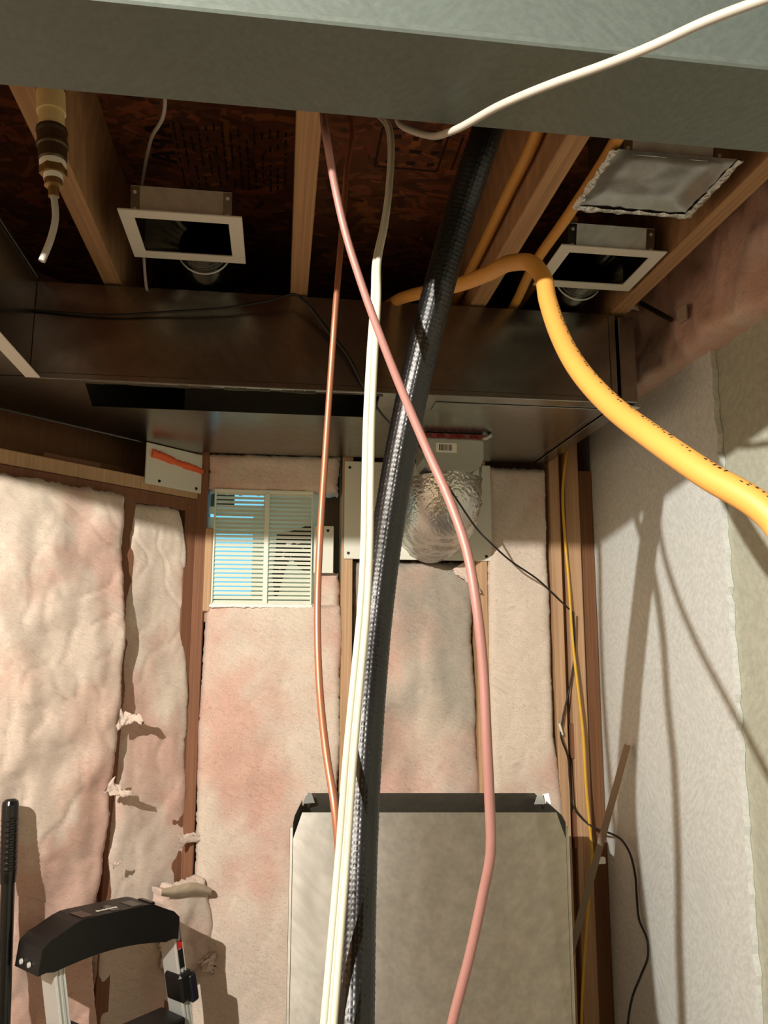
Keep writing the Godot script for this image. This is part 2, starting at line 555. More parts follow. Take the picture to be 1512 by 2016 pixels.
	b = MB.new(); b.bar(aw(-0.02, 0.4185 - 0.018, -0.057), aw(2.3, 0.4185 - 0.018, -0.057), Vector3.UP, 0.038, 0.11, 0.002); part(a, "top_plate", b, M.red_wood)
	b = MB.new(); b.bar(aw(-0.02, -1.58, -0.057), aw(2.3, -1.58, -0.057), Vector3.UP, 0.038, 0.11); part(a, "bottom_plate", b, M.red_wood)
	b = MB.new(); b.bar(aw(0.30, 0.467, -0.06), aw(0.46, 0.467, -0.06), Vector3.UP, 0.022, 0.05, 0.002); part(a, "shim_block", b, M.red_wood)
	# rim boards closing the joist ends
	b = MB.new(); b.bar(aw(-0.3, 0.745, -0.19), aw(2.5, 0.745, -0.19), Vector3.UP, 0.62, 0.03); part(a, "rim_board", b, M.old_wood)
	# left, back and right walls of the room
	var l := setting("wall_left")
	b = MB.new(); b.bx(Vector3(-2.05, 0, -0.9), Vector3(-1.9, 1.01 + H, 3.05)); part(l, "panel", b, M.drywall)
	var k2 := setting("wall_back")
	b = MB.new(); b.bx(Vector3(-2.2, 0, 2.95), Vector3(1.3, 1.04 + H, 3.1)); part(k2, "panel", b, M.drywall)
	var r := setting("wall_right", Vector3(0.975, 0, -1.0))
	b = MB.new(); b.bx(W(0.990, -1.6, -2.6), W(1.25, 0.685, 3.05), 0.004); part(r, "concrete", b, M.concrete)
	b = MB.new(); b.bx(W(1.07, 0.687, -2.6), W(1.25, 1.03, 3.05)); part(r, "rim_board", b, M.old_wood)
	# parged coat that stops in a ragged upright edge
	b = MB.new()
	var edge := []
	for y in 120: edge.append(px(1421.0 + 0.0, 1008.0, 0.975).z + 0.006 * nz.get_noise_1d(y * 0.31) + 0.006 * nw.get_noise_1d(y * 0.9))
	var poly := PackedVector2Array()
	poly.append(Vector2(-2.36, 0.0))
	for y in 120: poly.append(Vector2(edge[y], 2.283 * y / 119.0))
	poly.append(Vector2(-2.36, 2.283))
	b.prism(poly, Transform3D(Basis(Vector3(0, 0, 1), Vector3(0, 1, 0), Vector3(-1, 0, 0)), Vector3(0.989, 0, 0)), 0.014)
	part(r, "parging", b, M.parging)

func beam() -> void:
	var t := thing("steel_beam", "blue-grey painted steel I-beam running across under the joists", "beam", W(-0.4, 0.572, -0.72))
	var x0 := -2.0
	var x1 := 1.1
	var b := MB.new(); b.bx(W(x0, 0.572, -0.785), W(x1, 0.582, -0.655), 0.0022); part(t, "lower_flange", b, M.beam_paint)
	b = MB.new(); b.bx(W(x0, 0.582, -0.7235), W(x1, 0.764, -0.7165)); part(t, "web", b, M.beam_paint)
	b = MB.new(); b.bx(W(x0, 0.764, -0.785), W(x1, 0.774, -0.655), 0.002); part(t, "upper_flange", b, M.beam_paint)
	# fillets where the web meets the flange
	b = MB.new()
	for s in [-1.0, 1.0]:
		var rows := []
		for k in 6:
			var an := PI / 2 * k / 5.0
			rows.append([W(x0, 0.582 + 0.011 * (1 - sin(an)), -0.72 + s * (0.0035 + 0.011 * (1 - cos(an)))), W(x1, 0.582 + 0.011 * (1 - sin(an)), -0.72 + s * (0.0035 + 0.011 * (1 - cos(an))))])
		b.grid(rows, [], s < 0)
	part(t, "fillet", b, M.beam_paint)

# ---- ducts
func sheet(b: MB, o: Vector3, ux: Vector3, uy: Vector3, w: float, h: float, amp: float, sd: float, corner := 0.0) -> void:
	# a thin sheet from o along ux and uy, slightly dished by handling; the upper corners can be snipped
	var n := ux.cross(uy)
	for side in 2:
		var P := []
		for r in 25:
			var row := []
			for k in 49:
				var y := h * r / 24.0
				var sn := maxf(0.0, y - (h - corner))
				var x := lerpf(sn, w - sn, k / 48.0)
				var e := minf(minf(x, w - x), minf(y, h - y))
				var d := amp * smoothstep(0.0, 0.06, e) * (nw.get_noise_3d(x * 4.0, y * 5.0, sd) + 0.35 * nw.get_noise_3d(x * 13.0, y * 11.0, sd + 3.0))
				row.append(o + ux * x + uy * y + n * (d - 0.0012 * side))
			P.append(row)
		b.grid(P, [], side == 1)
const DT := 0.768
const DB := 0.555
const DF := -1.68
func trunk_duct() -> void:
	var t := thing("trunk_duct", "wide galvanised rectangular trunk duct with a long open slot in its underside", "duct", W(0.1, DB, DF))
	var b := MB.new(); sheet(b, W(-0.99, DB, DF), Vector3.RIGHT, Vector3.UP, 1.742, DT - DB, 0.0022, 2.0); part(t, "front_panel", b, M.galvanised)
	b = MB.new(); b.bx(W(-0.99, DT - 0.0015, -2.31), W(0.752, DT, DF - 0.002)); part(t, "top_panel", b, M.galvanised)
	# underside: strips round the slot
	b = MB.new()
	var up := Transform3D(Basis(Vector3(1, 0, 0), Vector3(0, 0, 1), Vector3(0, -1, 0)), W(0, DB + 0.0015, 0))
	for q in [
			[[-0.99, DF - 0.002], [0.752, DF - 0.002], [0.752, -1.704], [-0.99, -1.704]],
			[[-0.90, -1.7041], [-0.424, -1.7041], [-0.448, -1.885], [-0.715, -1.885]],
			[[0.215, -1.7041], [0.752, -1.7041], [0.752, -1.885], [0.225, -1.885]],
			[[-0.715, -1.8851], [0.752, -1.8851], [0.752, -2.31], [-0.29, -2.31]]]:
		var poly := PackedVector2Array()
		for e in q: poly.append(Vector2(e[0], e[1]))
		b.prism(poly, up, 0.0015)
	part(t, "bottom_panel", b, M.galvanised)
	b = MB.new(); b.bx(W(-0.29, DB, -2.312), W(0.752, DT, -2.31)); part(t, "back_panel", b, M.galvanised)
	b = MB.new(); b.bar(W(-0.29, 0.66, -2.31), W(-0.92, 0.66, -1.69), Vector3.UP, DT - DB, 0.002); part(t, "back_panel", b, M.galvanised)
	# rolled hem along the lower front corner, ragged lip of the slot
	b = MB.new(); b.bx(W(-0.53, DB - 0.004, DF - 0.003), W(0.752, DB + 0.010, DF + 0.003), 0.0015); part(t, "hem", b, M.galvanised)
	b = MB.new()
	var ra := RandomNumberGenerator.new(); ra.seed = 8
	for k in 26:
		var x := -0.42 + 0.63 * k / 25.0
		b.bx(W(x - 0.012, DB - ra.randf_range(0.001, 0.004), -1.7045), W(x + 0.0125, DB + 0.001, -1.7035))
	part(t, "slot_lip", b, M.galvanised)
	# end cap with its drive cleat
	b = MB.new(); b.bx(W(0.754, DB, -2.31), W(0.770, DT, DF + 0.001), 0.002); part(t, "end_cleat", b, M.galvanised)
	b = MB.new(); b.bx(W(0.776, DB - 0.001, -2.31), W(0.815, DT - 0.006, DF + 0.004), 0.002); part(t, "end_cap", b, M.galvanised)
	b = MB.new(); b.bar(W(0.77, DB - 0.004, DF - 0.015), W(0.825, DB - 0.006, DF - 0.03), Vector3(0, 0, 1), 0.03, 0.0015); part(t, "end_tab", b, M.aluminium)
	# turned-down edge behind the boot side
	b = MB.new(); b.bx(W(0.35, DB - 0.003, -1.80), W(0.752, DB - 0.0005, -1.735), 0.001); part(t, "stiffener", b, M.galvanised)

func side_duct() -> void:
	var t := thing("side_duct", "galvanised branch duct butting the trunk duct, dark side and pale lower edge strip", "duct", W(-0.75, DB, -1.4))
	var z1 := -1.12
	var b := MB.new(); b.bx(W(-0.532, DB, DF + 0.004), W(-0.530, DT + 0.01, z1)); part(t, "side_panel", b, M.galvanised)
	b = MB.new(); b.bx(W(-0.97, DB, DF + 0.004), W(-0.533, DB + 0.0015, z1)); part(t, "bottom_panel", b, M.galvanised)
	b = MB.new(); b.bx(W(-0.97, DT + 0.008, DF + 0.004), W(-0.533, DT + 0.0095, z1)); part(t, "top_panel", b, M.galvanised)
	b = MB.new(); b.bx(W(-0.972, DB, DF + 0.004), W(-0.970, DT + 0.01, z1)); part(t, "side_panel", b, M.galvanised)
	b = MB.new(); b.bx(W(-0.97, DB, z1), W(-0.53, DT + 0.01, z1 + 0.0015)); part(t, "end_panel", b, M.galvanised)
	b = MB.new(); b.bx(W(-0.538, DB - 0.003, DF + 0.002), W(-0.508, DB - 0.0005, z1), 0.0008); part(t, "edge_strip", b, M.white_flange, "pale metal edge strip")
	b = MB.new(); b.bx(W(-0.5295, DT + 0.004, DF + 0.004), W(-0.526, DT + 0.012, z1), 0.001); part(t, "corner_seam", b, M.galvanised)

func plenum() -> void:
	var a := deg_to_rad(-6.9)
	var o := Vector3(0.327, 0, -1.73)
	var bs := Basis(Vector3.UP, a)
	var t := thing("sheet_metal_plenum", "tall shiny sheet-metal plenum box with an open top standing before the insulated wall", "plenum", o)
	var hw := 0.287
	var top := 1.25
	var dp := 0.225
	var b := MB.new()
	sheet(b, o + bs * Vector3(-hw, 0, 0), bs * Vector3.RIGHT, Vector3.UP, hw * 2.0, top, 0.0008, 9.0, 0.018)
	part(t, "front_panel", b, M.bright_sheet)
	b = MB.new()
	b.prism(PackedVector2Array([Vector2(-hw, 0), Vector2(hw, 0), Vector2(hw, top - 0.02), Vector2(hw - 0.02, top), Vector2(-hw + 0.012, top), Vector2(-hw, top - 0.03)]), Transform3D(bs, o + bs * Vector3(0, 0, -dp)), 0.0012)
	part(t, "back_panel", b, M.galvanised)  # darker metal than the front: shade inside the open box put into colour
	for s in [-1.0, 1.0]:
		b = MB.new()
		var x := Transform3D(bs * Basis(Vector3(0, 0, -1), Vector3(0, 1, 0), Vector3(1, 0, 0)), o + bs * Vector3(s * hw, 0, 0))
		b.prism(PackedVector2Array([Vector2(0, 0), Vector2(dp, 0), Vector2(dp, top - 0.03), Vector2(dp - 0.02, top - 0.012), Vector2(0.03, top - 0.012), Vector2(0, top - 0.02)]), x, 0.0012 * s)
		part(t, "side_panel", b, M.galvanised)  # same darker metal, for the shaded inside
		# standing seam at the front corner
		b = MB.new()
		b.box(Transform3D(bs, o + bs * Vector3(s * (hw + 0.004), (top - 0.03) / 2, -0.012)), Vector3(0.007, top - 0.03, 0.022), 0.001)
		part(t, "corner_seam", b, M.bright_sheet)
	# bent corner tabs at the back right and left
	for e in [[0.27, 0.03, 0.4], [0.285, -0.02, -0.5], [-0.272, 0.02, 0.5]]:
		b = MB.new()
		b.prism(PackedVector2Array([Vector2(-0.014, 0), Vector2(0.016, -0.004), Vector2(0.008, 0.022), Vector2(-0.006, 0.017)]), Transform3D(bs * Basis(Vector3(0.3, 1, 0.2).normalized(), e[2]), o + bs * Vector3(e[0], top - 0.016, -dp + 0.01 + absf(e[1]))), 0.001)
		part(t, "corner_tab", b, M.aluminium)

# ---- insulation
func outline(p: Array, y: float) -> float:
	# p: [[y, u], ...] from top to bottom
	if y >= p[0][0]: return p[0][1]
	for k in p.size() - 1:
		if y >= p[k + 1][0]:
			return lerpf(p[k + 1][1], p[k][1], (y - p[k + 1][0]) / (p[k][0] - p[k + 1][0]))
	return p[p.size() - 1][1]

func wool(o: Vector3, ux: Vector3, nrm: Vector3, left: Array, right: Array, y1: float, y0: float, proud: float, opt := {}) -> MB:
	# a puffed slab of glass wool: the face is a relief, the border rolls back by "thick"
	var b := MB.new()
	var cell: float = opt.get("cell", 0.008)
	var thick: float = opt.get("thick", 0.07)
	var ragged: float = opt.get("ragged", 0.004)
	var lump: float = opt.get("lump", 0.010)
	var sd: float = opt.get("seed", 0.0)
	var pink: float = opt.get("pink", 0.0)
	var grey: float = opt.get("grey", 0.0)
	var wmax := 0.0
	for e in left: wmax = maxf(wmax, absf(outline(right, e[0]) - e[1]))
	for e in right: wmax = maxf(wmax, absf(e[1] - outline(left, e[0])))
	var nc := maxi(6, int(wmax / cell))
	var nr := maxi(6, int((y1 - y0) / cell))
	var P := []
	var C := []
	var cream := Color(0.77, 0.655, 0.545)
	var rose := Color(0.70, 0.42, 0.335)
	var dirt := Color(0.33, 0.31, 0.255)
	var roll := 0.028
	for r in nr + 3:
		var rr := clampi(r - 1, 0, nr)
		var y := y1 - (y1 - y0) * rr / nr
		var row := []
		var crow := []
		var l := outline(left, y)
		var g := outline(right, y)
		var rl := ragged * (nz.get_noise_2d(y * 22.0, sd) + 0.7 * nw.get_noise_2d(y * 90.0, sd))
		var rg := ragged * (nz.get_noise_2d(y * 22.0, sd + 9.0) + 0.7 * nw.get_noise_2d(y * 90.0, sd + 5.0))
		for k in nc + 3:
			var kk := clampi(k - 1, 0, nc)
			var s := float(kk) / nc
			var u := lerpf(l + rl, g + rg, s)
			var yy := y
			if rr == 0 or rr == nr: yy += ragged * (nz.get_noise_2d(u * 25.0, sd + 3.0) + 0.7 * nw.get_noise_2d(u * 80.0, sd))
			var de := minf(minf(u - l, g - u), minf(y1 - y, y - y0))
			var d := proud
			var f := 0.0
			f += lump * 1.2 * nw.get_noise_3d(u * 3.5, y * 2.6, sd)
			f += lump * 0.7 * nw.get_noise_3d(u * 9.0 + 4.0, y * 6.0 + f * 20.0, sd + 4.0)
			f -= lump * 0.28 * pow(1.0 - minf(1.0, absf(nw.get_noise_3d(u * 8.0 + f * 35.0, y * 5.0, sd + 7.0)) * 3.0), 2.0)
			f += lump * 0.09 * nw.get_noise_3d(u * 30.0 + f * 60.0, y * 22.0, sd)
			f += lump * 0.03 * nw.get_noise_3d(u * 85.0, y * 70.0, sd)
			d += f
			if de < roll:
				var q := 1.0 - clampf(de / roll, 0.0, 1.0)
				d -= 0.020 * (1.0 - sqrt(maxf(0.0, 1.0 - q * q)))
			if r == 0 or r == nr + 2 or k == 0 or k == nc + 2: d = proud - thick
			row.append(o + ux * u + nrm * d + Vector3(0, yy, 0))
			var pk := clampf(0.28 + pink + 1.5 * nz.get_noise_3d(u * 2.6 + 3.0, y * 2.2, sd + 20.0) + 0.55 * nz.get_noise_3d(u * 12.0, y * 9.0, sd + 2.0), 0.0, 1.0)
			for q in opt.get("blush", []):
				var far: float = Vector2(u - q[0], (y - q[1]) * 0.8).length() * (1.0 + 0.7 * nz.get_noise_3d(u * 9.0, y * 9.0, sd + 44.0))
				pk = lerpf(pk, q[3], smoothstep(q[2], q[2] * 0.45, far))
			var cc := cream.lerp(rose, pk * 0.85)
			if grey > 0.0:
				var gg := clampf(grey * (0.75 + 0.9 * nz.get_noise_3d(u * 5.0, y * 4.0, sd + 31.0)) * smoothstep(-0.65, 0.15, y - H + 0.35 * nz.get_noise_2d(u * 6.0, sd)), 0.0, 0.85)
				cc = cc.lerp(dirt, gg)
			crow.append(cc)
		P.append(row)
		C.append(crow)
	b.grid(P, C, true)
	return b

func us(pxs: Array, far: bool, off: float) -> Array:
	# pixels on a wall to [y, distance along the wall]
	var o := []
	for e in pxs:
		if far:
			var p := pz(e[0], e[1], FAR + off)
			o.append([p.y, p.x])
		else:
			var p := pa(e[0], e[1], off)
			o.append([p.y, -(p - CORNER).dot(Vector3(-S2, 0, S2))])
	return o

func blush(far: bool, p: Array) -> Array:
	var o := []
	for e in p:
		var q: Array = us([[e[0], e[1]]], far, 0.02)[0]
		o.append([q[1], q[0], e[2], e[3]])
	return o

func far_batt(label: String, left: Array, right: Array, top: float, bottom: float, proud: float, opt := {}) -> Node3D:
	var b := wool(Vector3(0, 0, FAR), Vector3.RIGHT, Vector3(0, 0, 1), us(left, true, proud), us(right, true, proud), top, bottom, proud, opt)
	var o := thing("insulation_batt", label, "insulation", Vector3((pz(left[0][0], left[0][1], FAR).x + pz(right[0][0], right[0][1], FAR).x) / 2, bottom, FAR), "")
	part(o, "wool", b, M.glass_wool)
	return o

func left_batt(label: String, left: Array, right: Array, top: float, bottom: float, proud: float, opt := {}) -> Node3D:
	var b := wool(CORNER, Vector3(S2, 0, -S2), Vector3(S2, 0, S2), left if opt.has("metres") else us(left, false, proud), us(right, false, proud) if not opt.has("metres") else right, top, bottom, proud, opt)
	var o := thing("insulation_batt", label, "insulation", Vector3(b.v[b.v.size() / 2].x, bottom, b.v[b.v.size() / 2].z), "")
	part(o, "wool", b, M.glass_wool)
	return o

func tuft(t: Node3D, at: Vector3, along: Vector3, wide: Vector3, nrm: Vector3, l: float, w: float, sd: float) -> void:
	# a torn shred of wool standing off an edge
	var b := MB.new()
	var P := []
	var C := []
	for r in 15:
		var row := []
		var crow := []
		var s := r / 14.0
		var bend := wide * (0.5 * w * nw.get_noise_2d(s * 2.5, sd + 50.0)) + nrm * (0.4 * l * s * s * (0.6 + nw.get_noise_2d(sd, 3.0)))
		for k in 21:
			var a := TAU * k / 20.0
			var ww := w * (1.25 - 0.9 * s) * (1.0 + 0.6 * nw.get_noise_3d(s * 5.0, cos(a) * 1.5, sd + sin(a)))
			if r == 14: ww *= 0.05
			row.append(at + along * (l * s * (1.0 + 0.25 * nw.get_noise_2d(cos(a) * 2.0, sd))) + bend + wide * (cos(a) * ww) + nrm * (sin(a) * ww * 0.30))
			crow.append(Color(0.80, 0.64, 0.54))
		P.append(row); C.append(crow)
	b.grid(P, C)
	part(t, "torn_shred", b, M.glass_wool)

func batts() -> void:
	# far wall, bay with the vent: below and above it
	far_batt("broad pink insulation batt filling the stud bay below the louvred vent", [[405, 1192], [388, 1450], [384, 1700], [372, 2016], [360, 2500]], [[672, 1192], [676, 1260], [670, 1330], [672, 1450], [664, 1560], [660, 2016], [655, 2500]], pz(500, 1190, FAR).y, 0.05, 0.012, {"seed": 1.0, "pink": 0.10, "lump": 0.008})
	far_batt("short pink insulation piece wedged above the louvred vent", [[408, 890], [408, 980]], [[668, 890], [664, 985]], pz(500, 893, FAR).y, pz(500, 968, FAR).y, 0.010, {"seed": 2.0, "pink": 0.25, "ragged": 0.008})
	far_batt("small pink insulation strip beside the louvred vent over the sill", [[618, 1130], [618, 1215]], [[668, 1130], [668, 1215]], pz(640, 1126, FAR).y, pz(640, 1212, FAR).y, -0.02, {"seed": 12.0, "pink": 0.2, "ragged": 0.006, "thick": 0.03})
	# bay under the elbow: recessed and dusty grey
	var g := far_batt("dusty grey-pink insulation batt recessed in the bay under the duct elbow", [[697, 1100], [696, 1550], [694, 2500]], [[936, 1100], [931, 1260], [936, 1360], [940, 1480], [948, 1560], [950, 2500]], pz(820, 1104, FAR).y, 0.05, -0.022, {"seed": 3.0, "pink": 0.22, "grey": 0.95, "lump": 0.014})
	tuft(g, pz(905, 1112, FAR + 0.0), Vector3(0.5, -0.8, 0.2).normalized(), Vector3(0.8, 0.5, 0), Vector3(0, 0, 1), 0.09, 0.018, 3.0)
	far_batt("pale cream insulation batt in the narrow bay by the corner studs", [[962, 918], [963, 1300], [966, 1500], [964, 1700], [964, 2500]], [[1076, 918], [1080, 1100], [1086, 1200], [1092, 1450], [1112, 1580], [1114, 1640], [1124, 2500]], pz(1020, 922, FAR).y, 0.05, 0.012, {"blush": blush(true, [[1030, 1330, 0.25, 0.0], [1040, 1130, 0.2, 0.02]]), "seed": 4.0, "pink": -0.18, "lump": 0.007})
	# angled wall
	var a := left_batt("large pink and cream insulation batt lapped over the studs of the angled wall", [[-190, 900], [-190, 2016], [-190, 2500]], [[251, 980], [252, 1100], [249, 1240], [243, 1330], [240, 1420], [232, 1540], [222, 1650], [216, 1720], [196, 1790], [196, 2500]], pa(120, 950, 0.045).y, 0.05, 0.045, {"blush": blush(false, [[130, 1640, 0.24, 1.0], [185, 1740, 0.14, 0.9], [150, 1080, 0.13, 0.75], [215, 1130, 0.08, 0.9], [110, 1240, 0.16, 0.1], [60, 1480, 0.18, 0.15], [40, 1000, 0.14, 0.0], [170, 1400, 0.10, 0.6]]), "seed": 5.0, "lump": 0.014, "ragged": 0.006, "thick": 0.10, "cell": 0.0085})
	tuft(a, pa(232, 1415, 0.05), Vector3(S2 * 0.95, -0.05, -S2 * 0.95), Vector3(0.2, 1, 0), Vector3(S2, 0, S2), 0.055, 0.018, 1.0)
	tuft(a, pa(215, 1545, 0.055), Vector3(S2 * 0.8, -0.5, -S2 * 0.8), Vector3(0.5, 0.8, -0.3), Vector3(S2, 0, S2), 0.06, 0.014, 2.0)
	tuft(a, pa(222, 1703, 0.05), Vector3(S2, 0.1, -S2), Vector3(0, 1, 0), Vector3(S2, 0, S2), 0.018, 0.006, 5.0)
	left_batt("narrow cream insulation batt beside the corner stud of the angled wall", [[258, 990], [240, 1250], [230, 1500], [208, 1700], [190, 1850], [186, 2500]], [[352, 1000], [370, 1080], [374, 1250], [372, 1450], [371, 1560], [378, 1640], [380, 1700], [362, 1900], [355, 2500]], pa(310, 995, 0.0).y, 0.05, 0.002, {"blush": blush(false, [[320, 1060, 0.16, 0.0], [310, 1180, 0.12, 0.05], [310, 1480, 0.10, 0.85], [300, 1700, 0.14, 0.1]]), "seed": 6.0, "pink": -0.05, "lump": 0.012, "ragged": 0.005})
	left_batt("insulation batt further along the angled wall, next to the large one", [[3.0, -1.78], [0.0, -1.78]], [[3.0, -0.84], [0.0, -0.84]], 1.98, 0.05, 0.02, {"seed": 7.0, "metres": 1, "cell": 0.02})
	# torn flap hanging over the corner stud
	var fb := wool(CORNER, Vector3(S2, 0, -S2), Vector3(S2, 0, S2), us([[322, 1745], [330, 1800], [340, 1900], [350, 1925]], false, 0.075), us([[412, 1740], [424, 1800], [430, 1870], [418, 1895], [380, 1922]], false, 0.075), pa(370, 1742, 0.075).y, pa(370, 1922, 0.075).y, 0.075, {"seed": 8.0, "pink": -0.2, "lump": 0.016, "ragged": 0.010, "thick": 0.05, "cell": 0.006})
	var f := thing("insulation_flap", "torn pale insulation flap with a grey folded top hanging over the corner stud", "insulation", pa(370, 1925, 0.05))
	part(f, "wool", fb, M.glass_wool)
	var fp := MB.new()
	var rows := []
	for r in 5:
		var row := []
		for k in 15:
			var s := k / 14.0
			row.append(pa(lerpf(318, 416, s), 1764.0 + 3.0 * sin(s * 6.0) - 26.0 * r / 4.0 * (0.55 + 0.45 * sin(s * PI)), 0.088 + 0.014 * sin(r / 4.0 * PI) + 0.004 * nz.get_noise_2d(s * 6.0, r)))
		rows.append(row)
	fp.grid(rows)
	part(f, "paper_facing", fp, M.paper, "folded grey-brown facing")
	tuft(f, pa(408, 1885, 0.08), Vector3(S2 * 0.5, -0.7, -S2 * 0.5), Vector3(S2, 0.3, -S2), Vector3(S2, 0, S2), 0.06, 0.022, 7.0)
	tuft(f, pa(352, 1655, 0.03), Vector3(S2, 0.0, -S2), Vector3(0, 1, 0), Vector3(S2, 0, S2), 0.12, 0.012, 9.0)
	# over the top of the right-hand wall, between the last joist and the masonry
	var rb := wool(Vector3(0.95, 0, 0), Vector3(0, 0, -1), Vector3(-1, 0, 0), [[3.0, 0.72], [2.0, 0.72]], [[3.0, 2.30], [2.0, 2.30]], 1.005 + H, 0.672 + H, 0.02, {"seed": 10.0, "pink": 0.55, "lump": 0.024, "ragged": 0.003, "thick": 0.09, "cell": 0.010})
	var ro := thing("insulation_batt", "deep pink insulation batt stuffed above the concrete wall along the last joist", "insulation", W(0.95, 0.672, -1.4))
	part(ro, "wool", rb, M.glass_wool)
	tuft(ro, px(1248, 598, 0.86), Vector3(-0.75, -0.45, 0.2).normalized(), Vector3(0.4, -0.8, 0.3).normalized(), Vector3(0, 0.3, 1).normalized(), 0.055, 0.012, 14.0)

# ---- louvred vent in the far wall
func vent() -> void:
	var a := pz(417, 1190, FAR)
	var c := pz(615, 972, FAR)
	var t := thing("louvred_vent", "white louvred vent in two columns with blue daylight behind its left slats", "vent", Vector3((a.x + c.x) / 2, a.y, FAR))
	var mx := pz(524, 1080, FAR).x
	var w := 0.012
	var z0 := FAR - 0.006
	var z1 := FAR + 0.008
	for e in [[a.x - 0.003, a.x + 0.002], [mx - 0.007, mx + 0.007], [c.x - 0.002, c.x + 0.002]]:
		var b := MB.new(); b.bx(Vector3(e[0], a.y, z0), Vector3(e[1], c.y, z1), 0.0015)
		part(t, "mullion" if absf(e[0] - mx) < 0.02 else "frame_side", b, M.vent_white)
	for e in [a.y - 0.006, c.y - 0.004]:
		var b := MB.new(); b.bx(Vector3(a.x - 0.004, e, z0), Vector3(c.x + 0.004, e + 0.010, z1), 0.0015)
		part(t, "frame_rail", b, M.vent_white)
	var n := 26
	for k in n:
		var y := a.y + 0.008 + (c.y - a.y - 0.014) * k / (n - 1)
		for e in [[a.x + 0.002, mx - 0.007], [mx + 0.007, c.x - 0.002]]:
			var b := MB.new()
			b.box(Transform3D(Basis(Vector3.RIGHT, deg_to_rad(52)), Vector3((e[0] + e[1]) / 2, y, FAR)), Vector3(e[1] - e[0] - 0.0005, 0.0016, 0.0108), 0.0006)
			part(t, "slat", b, M.vent_white)
	var cb := MB.new()
	var cp := PackedVector3Array()
	for k in 40: cp.append(Vector3(lerpf(a.x - 0.006, c.x + 0.004, k / 39.0), a.y - 0.004 + 0.003 * nz.get_noise_1d(k * 0.7), FAR + 0.010))
	var cr := []
	for k in 40: cr.append(0.005 + 0.003 * nz.get_noise_1d(k * 0.5 + 40.0))
	cb.tube(cp, cr, 10)
	part(t, "sealant_bead", cb, M.film, "ragged white sealant bead")
	# the hood behind: a white lining that leaves one pane of daylight
	var bz := FAR - 0.016
	var h0 := pz(426, 1172, bz)
	var h1 := pz(498, 1052, bz)
	var h2 := pz(498, 1016, bz)
	var h3 := pz(520, 975, bz)
	var b := MB.new()
	b.bx(Vector3(h1.x, a.y - 0.02, bz - 0.004), Vector3(c.x + 0.02, h2.y + 0.004, bz))
	b.bx(Vector3(h3.x, h2.y + 0.004, bz - 0.004), Vector3(c.x + 0.02, c.y + 0.03, bz))
	b.bx(Vector3(a.x - 0.02, a.y - 0.02, bz - 0.004), Vector3(h1.x, h0.y, bz))
	b.bx(Vector3(a.x - 0.02, h1.y, bz - 0.004), Vector3(h1.x, h2.y - 0.006, bz))
	b.bx(Vector3(a.x - 0.02, h2.y + 0.004, bz - 0.004), Vector3(h3.x, h2.y + 0.026, bz))
	part(t, "lining", b, M.lining)
	# torn dark screen and wad of clear film caught behind the right column
	var tz := FAR - 0.0125
	var sc := MB.new()
	var poly := PackedVector2Array()
	for e in [[613, 1032], [578, 1044], [545, 1052], [542, 1092], [536, 1130], [540, 1176], [546, 1176], [560, 1128], [572, 1094], [590, 1120], [613, 1130]]:
		var p := pz(e[0], e[1], tz)
		poly.append(Vector2(p.x, p.y))
	sc.prism(poly, Transform3D(Basis(), Vector3(0, 0, tz)), -0.002)
	part(t, "torn_screen", sc, M.black_plastic, "torn black screen")
	for e in [[563, 1045, 6], [570, 1072, 9], [588, 1070, 8], [600, 1078, 8], [562, 1086, 7], [556, 1100, 7], [575, 1108, 6], [553, 1120, 6], [585, 1085, 6]]:
		var p := pz(e[0], e[1], tz + 0.003)
		var r: float = e[2] * 0.0012
		var fm := MB.new()
		fm.lathe(p + Vector3(-r, 0, 0), Vector3(1, 0.3, 0), [[0.0, 0.0], [r * 0.5, r * 0.3], [r * 0.35, r], [r * 0.55, r * 1.4], [0.0, r * 2.0]], 7)
		part(t, "film_wad", fm, M.film, "crumpled clear film")

# ---- white plates screwed to the framing
func plate(called: String, label: String, o: Transform3D, w: float, h: float, screws: Array) -> Node3D:
	var t := thing(called, label, "wall plate", o.origin)
	var b := MB.new()
	b.box(o * Transform3D(Basis(), Vector3(0, h / 2, 0.003)), Vector3(w, h, 0.006), 0.0012)
	part(t, "plate", b, M.white_plate)
	for s in screws:
		b = MB.new()
		b.lathe(o * Vector3(s[0], s[1], 0.006), o.basis.z, [[0.0045, 0.0], [0.004, 0.002], [0.0, 0.0025]], 10)
		part(t, "screw", b, M.screw)
	return t

